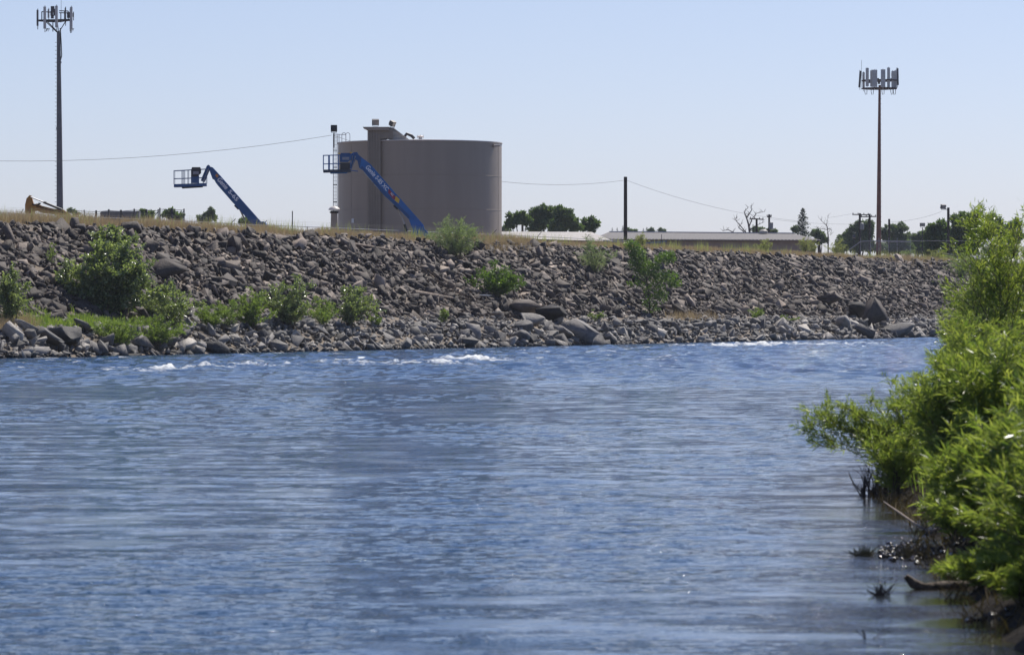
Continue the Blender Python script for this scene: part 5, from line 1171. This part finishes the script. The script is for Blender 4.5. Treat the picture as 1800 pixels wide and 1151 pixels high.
nshrub(1765, 35.2, 975, .6, 'low dark weeds on the corner mud, right of the log', 433, 2600, ns=20, low=.02, twig=.4, up=.3)
nshrub(1800, 33.6, 985, .6, 'lowest dark weeds in the corner by the waterline', 434, 2600, ns=20, low=.02, twig=.4, up=.3)
nshrub(1730, 36.2, 1030, .5, 'trailing dark weeds under the right end of the log', 435, 1600, ns=16, low=.02, twig=.4, up=.2)
nshrub(1850, 33.5, 760, 1.2, 'dark growth just past the right edge over the corner mud', 429, 6000, ns=26, low=.02, twig=.32, up=.4)
nshrub(1900, 31, 640, 1.2, 'tall growth past the bottom right corner', 430, 6000, ns=24, twig=.3)
nshrub(1745, 90, 420, 2.0, 'loose willow filling behind the tall open one', 431, 7000, ns=20, leaf=(.16, .028), low=.2, twig=.2, name='willow_tree')
k = 5200; y_ = rng.uniform(31, 60, k); x_ = edge(y_) + rng.uniform(-.35, 1.8, k) ** 1; z_ = np.maximum(bank_z(x_, y_), 0)
o = blades('bank_litter', np.stack([x_, y_, z_], 1), rng.uniform(.04, .2, k), .012, leaf_mat('litter', (.035, .026, .016), (.12, .09, .05), .1, .8, spec=.1), 32, 'dead stalks and leaf litter matted over the near mud', cat='litter', lean=.9)
# reed-like bank grass
k = 5200; y_ = rng.uniform(45, 100, k); x_ = edge(y_) + rng.uniform(.15, 2.6, k); z_ = bank_z(x_, y_)
blades('bank_grass', np.stack([x_, y_, z_], 1), rng.uniform(.2, .8, k), .016, M_GREEN, 31, 'tall green grass growing between the willows on the near bank', lean=.3)
# dead stems standing in the water
def dead_stems(px, py, wd, h, cnt, label, seed, name='dead_stems', mt=None, lean=.25, rs=1.0):
    b = wat(px, py); r = np.random.default_rng(seed); m = MB()
    for i in range(cnt):
        x = r.normal(0, wd * .3); d = Vector((r.normal(0, lean), r.normal(0, lean * .5), 1)); hh = h * r.uniform(.45, 1); p = b + Vector((x, r.normal(0, .06), -.08)); pts = [p]
        for q in range(3): d = (d + Vector((r.normal(0, .25), 0, 0))); p = p + d.normalized() * hh / 3; pts.append(p)
        m.tube(pts, [.012 * rs, .01 * rs, .008 * rs, .003], 5)
        for q in range(3):
            s = pts[r.integers(1, 4)]; m.tube([s, s + Vector((r.normal(0, .06), 0, .09 * r.random() + .03))], [.005, .002], 3)
    tag(m.build(name, mt or mat('dead_stem', (.05, .038, .03), .8), None, origin=b), label, 'plant')
dead_stems(1530, 871, .34, .62, 26, 'dark bare stems standing in the water under the willow', 501)
dead_stems(1560, 869, .2, .5, 14, 'second clump of dark bare stems, touching the bank', 502)
dead_stems(1519, 977, .12, .11, 45, 'small dark tuft of cut stems out in the water', 503, name='stem_tuft', rs=.55, mt=mat('tuft', (.09, .075, .03), .8), lean=.12)
dead_stems(1548, 1046, .06, .13, 22, 'tiny dark tuft in the water left of the log', 504, name='stem_tuft', lean=.14, rs=.5)
dead_stems(1602, 980, .32, .2, 46, 'ragged row of dead stems on the wet stones', 505, name='stem_tuft', rs=.6, mt=mat('tuft2', (.1, .08, .035), .8), lean=.2)
dead_stems(1524, 1120, .03, .11, 3, 'faint single twig sticking out of the near water', 506, name='twig', rs=.45, lean=.3)
dead_stems(1650, 912, .3, .3, 40, 'pale brown broken stalks at the foot of the bank', 507, name='broken_stalks', mt=mat('tuft3', (.22, .15, .09), .8), lean=.5)
def nlog(pts, rr, label, mt=M_WETLOG, name='log'):
    P = [at(x, y, Y) for x, y, Y in pts]; m = MB(); m.tube(P, rr, 12); tag(m.build(name, mt, None, origin=P[0], smooth=True), label, 'branch' if name == 'branch' else 'log')
nlog([(1592, 1012, 36.8), (1605, 1025, 36.8), (1625, 1032, 36.8), (1660, 1030, 36.9), (1710, 1028, 37), (1790, 1035, 37)], [.025, .046, .04, .05, .043, .05], 'thick pale-ended log lying at the muddy near shore')
nlog([(1553, 881, 50), (1580, 900, 48), (1610, 921, 47), (1640, 938, 46), (1700, 940, 46)], [.006, .012, .014, .016, .02], 'long thin branch slanting into the water', M_DRIFT, 'branch')
nlog([(1634, 934, 45.6), (1660, 922, 45.8), (1690, 930, 46)], [.014, .012, .008], 'short forked branch above the wet stones', M_DRIFT, 'branch')
nlog([(1730, 980, 42), (1760, 990, 42), (1790, 985, 42)], [.01, .012, .01], 'bleached twig on the shaded mud at right', M_DRIFT, 'branch')
# wet stones at the near shore
M_WET = mat('wet_stone', (.035, .028, .022), .22, var=.5, scale=12, bump=.01, bscale=25)
r = np.random.default_rng(77); VV, FF = [], []; b = 0
for i in range(300):
    t = r.random(); px = r.uniform(1545, 1700) if t < .93 else r.uniform(1700, 1800); py = r.normal(972, 8) if t < .93 else r.uniform(1080, 1092); p = wat(px, py); V, Fc = PROTO[r.integers(36)]
    s_ = r.uniform(.03, .11); V = (V * s_) @ rotm(r.uniform(0, 6), r.normal(0, .4), r.normal(0, .4)).T + np.array([p.x, p.y, max(float(bank_z(np.array(p.x), np.array(p.y))), 0) + .008]); VV.append(V); FF.append(Fc + b); b += len(V)
tag(mesh_np('wet_pebbles', np.vstack(VV), np.vstack(FF), M_WET), 'glistening wet pebbles and mud clods along the near shore', 'pebbles', kind='stuff')

# ------------------------------------------------------------------ air
hz = MB().box((0, 3000, 17), (16000, 16000, 40)); m = bpy.data.materials.new('haze'); m.use_nodes = True; n = m.node_tree; n.nodes.clear()
pv = n.nodes.new('ShaderNodeVolumePrincipled'); pv.inputs['Color'].default_value = (.8, .87, 1, 1); pv.inputs['Density'].default_value = .00007; pv.inputs['Anisotropy'].default_value = .2
ou = n.nodes.new('ShaderNodeOutputMaterial'); n.links.new(pv.outputs[0], ou.inputs['Volume'])
tag(hz.build('haze', m), 'thin pale summer haze over the river and the yard beyond', 'haze', kind='stuff')
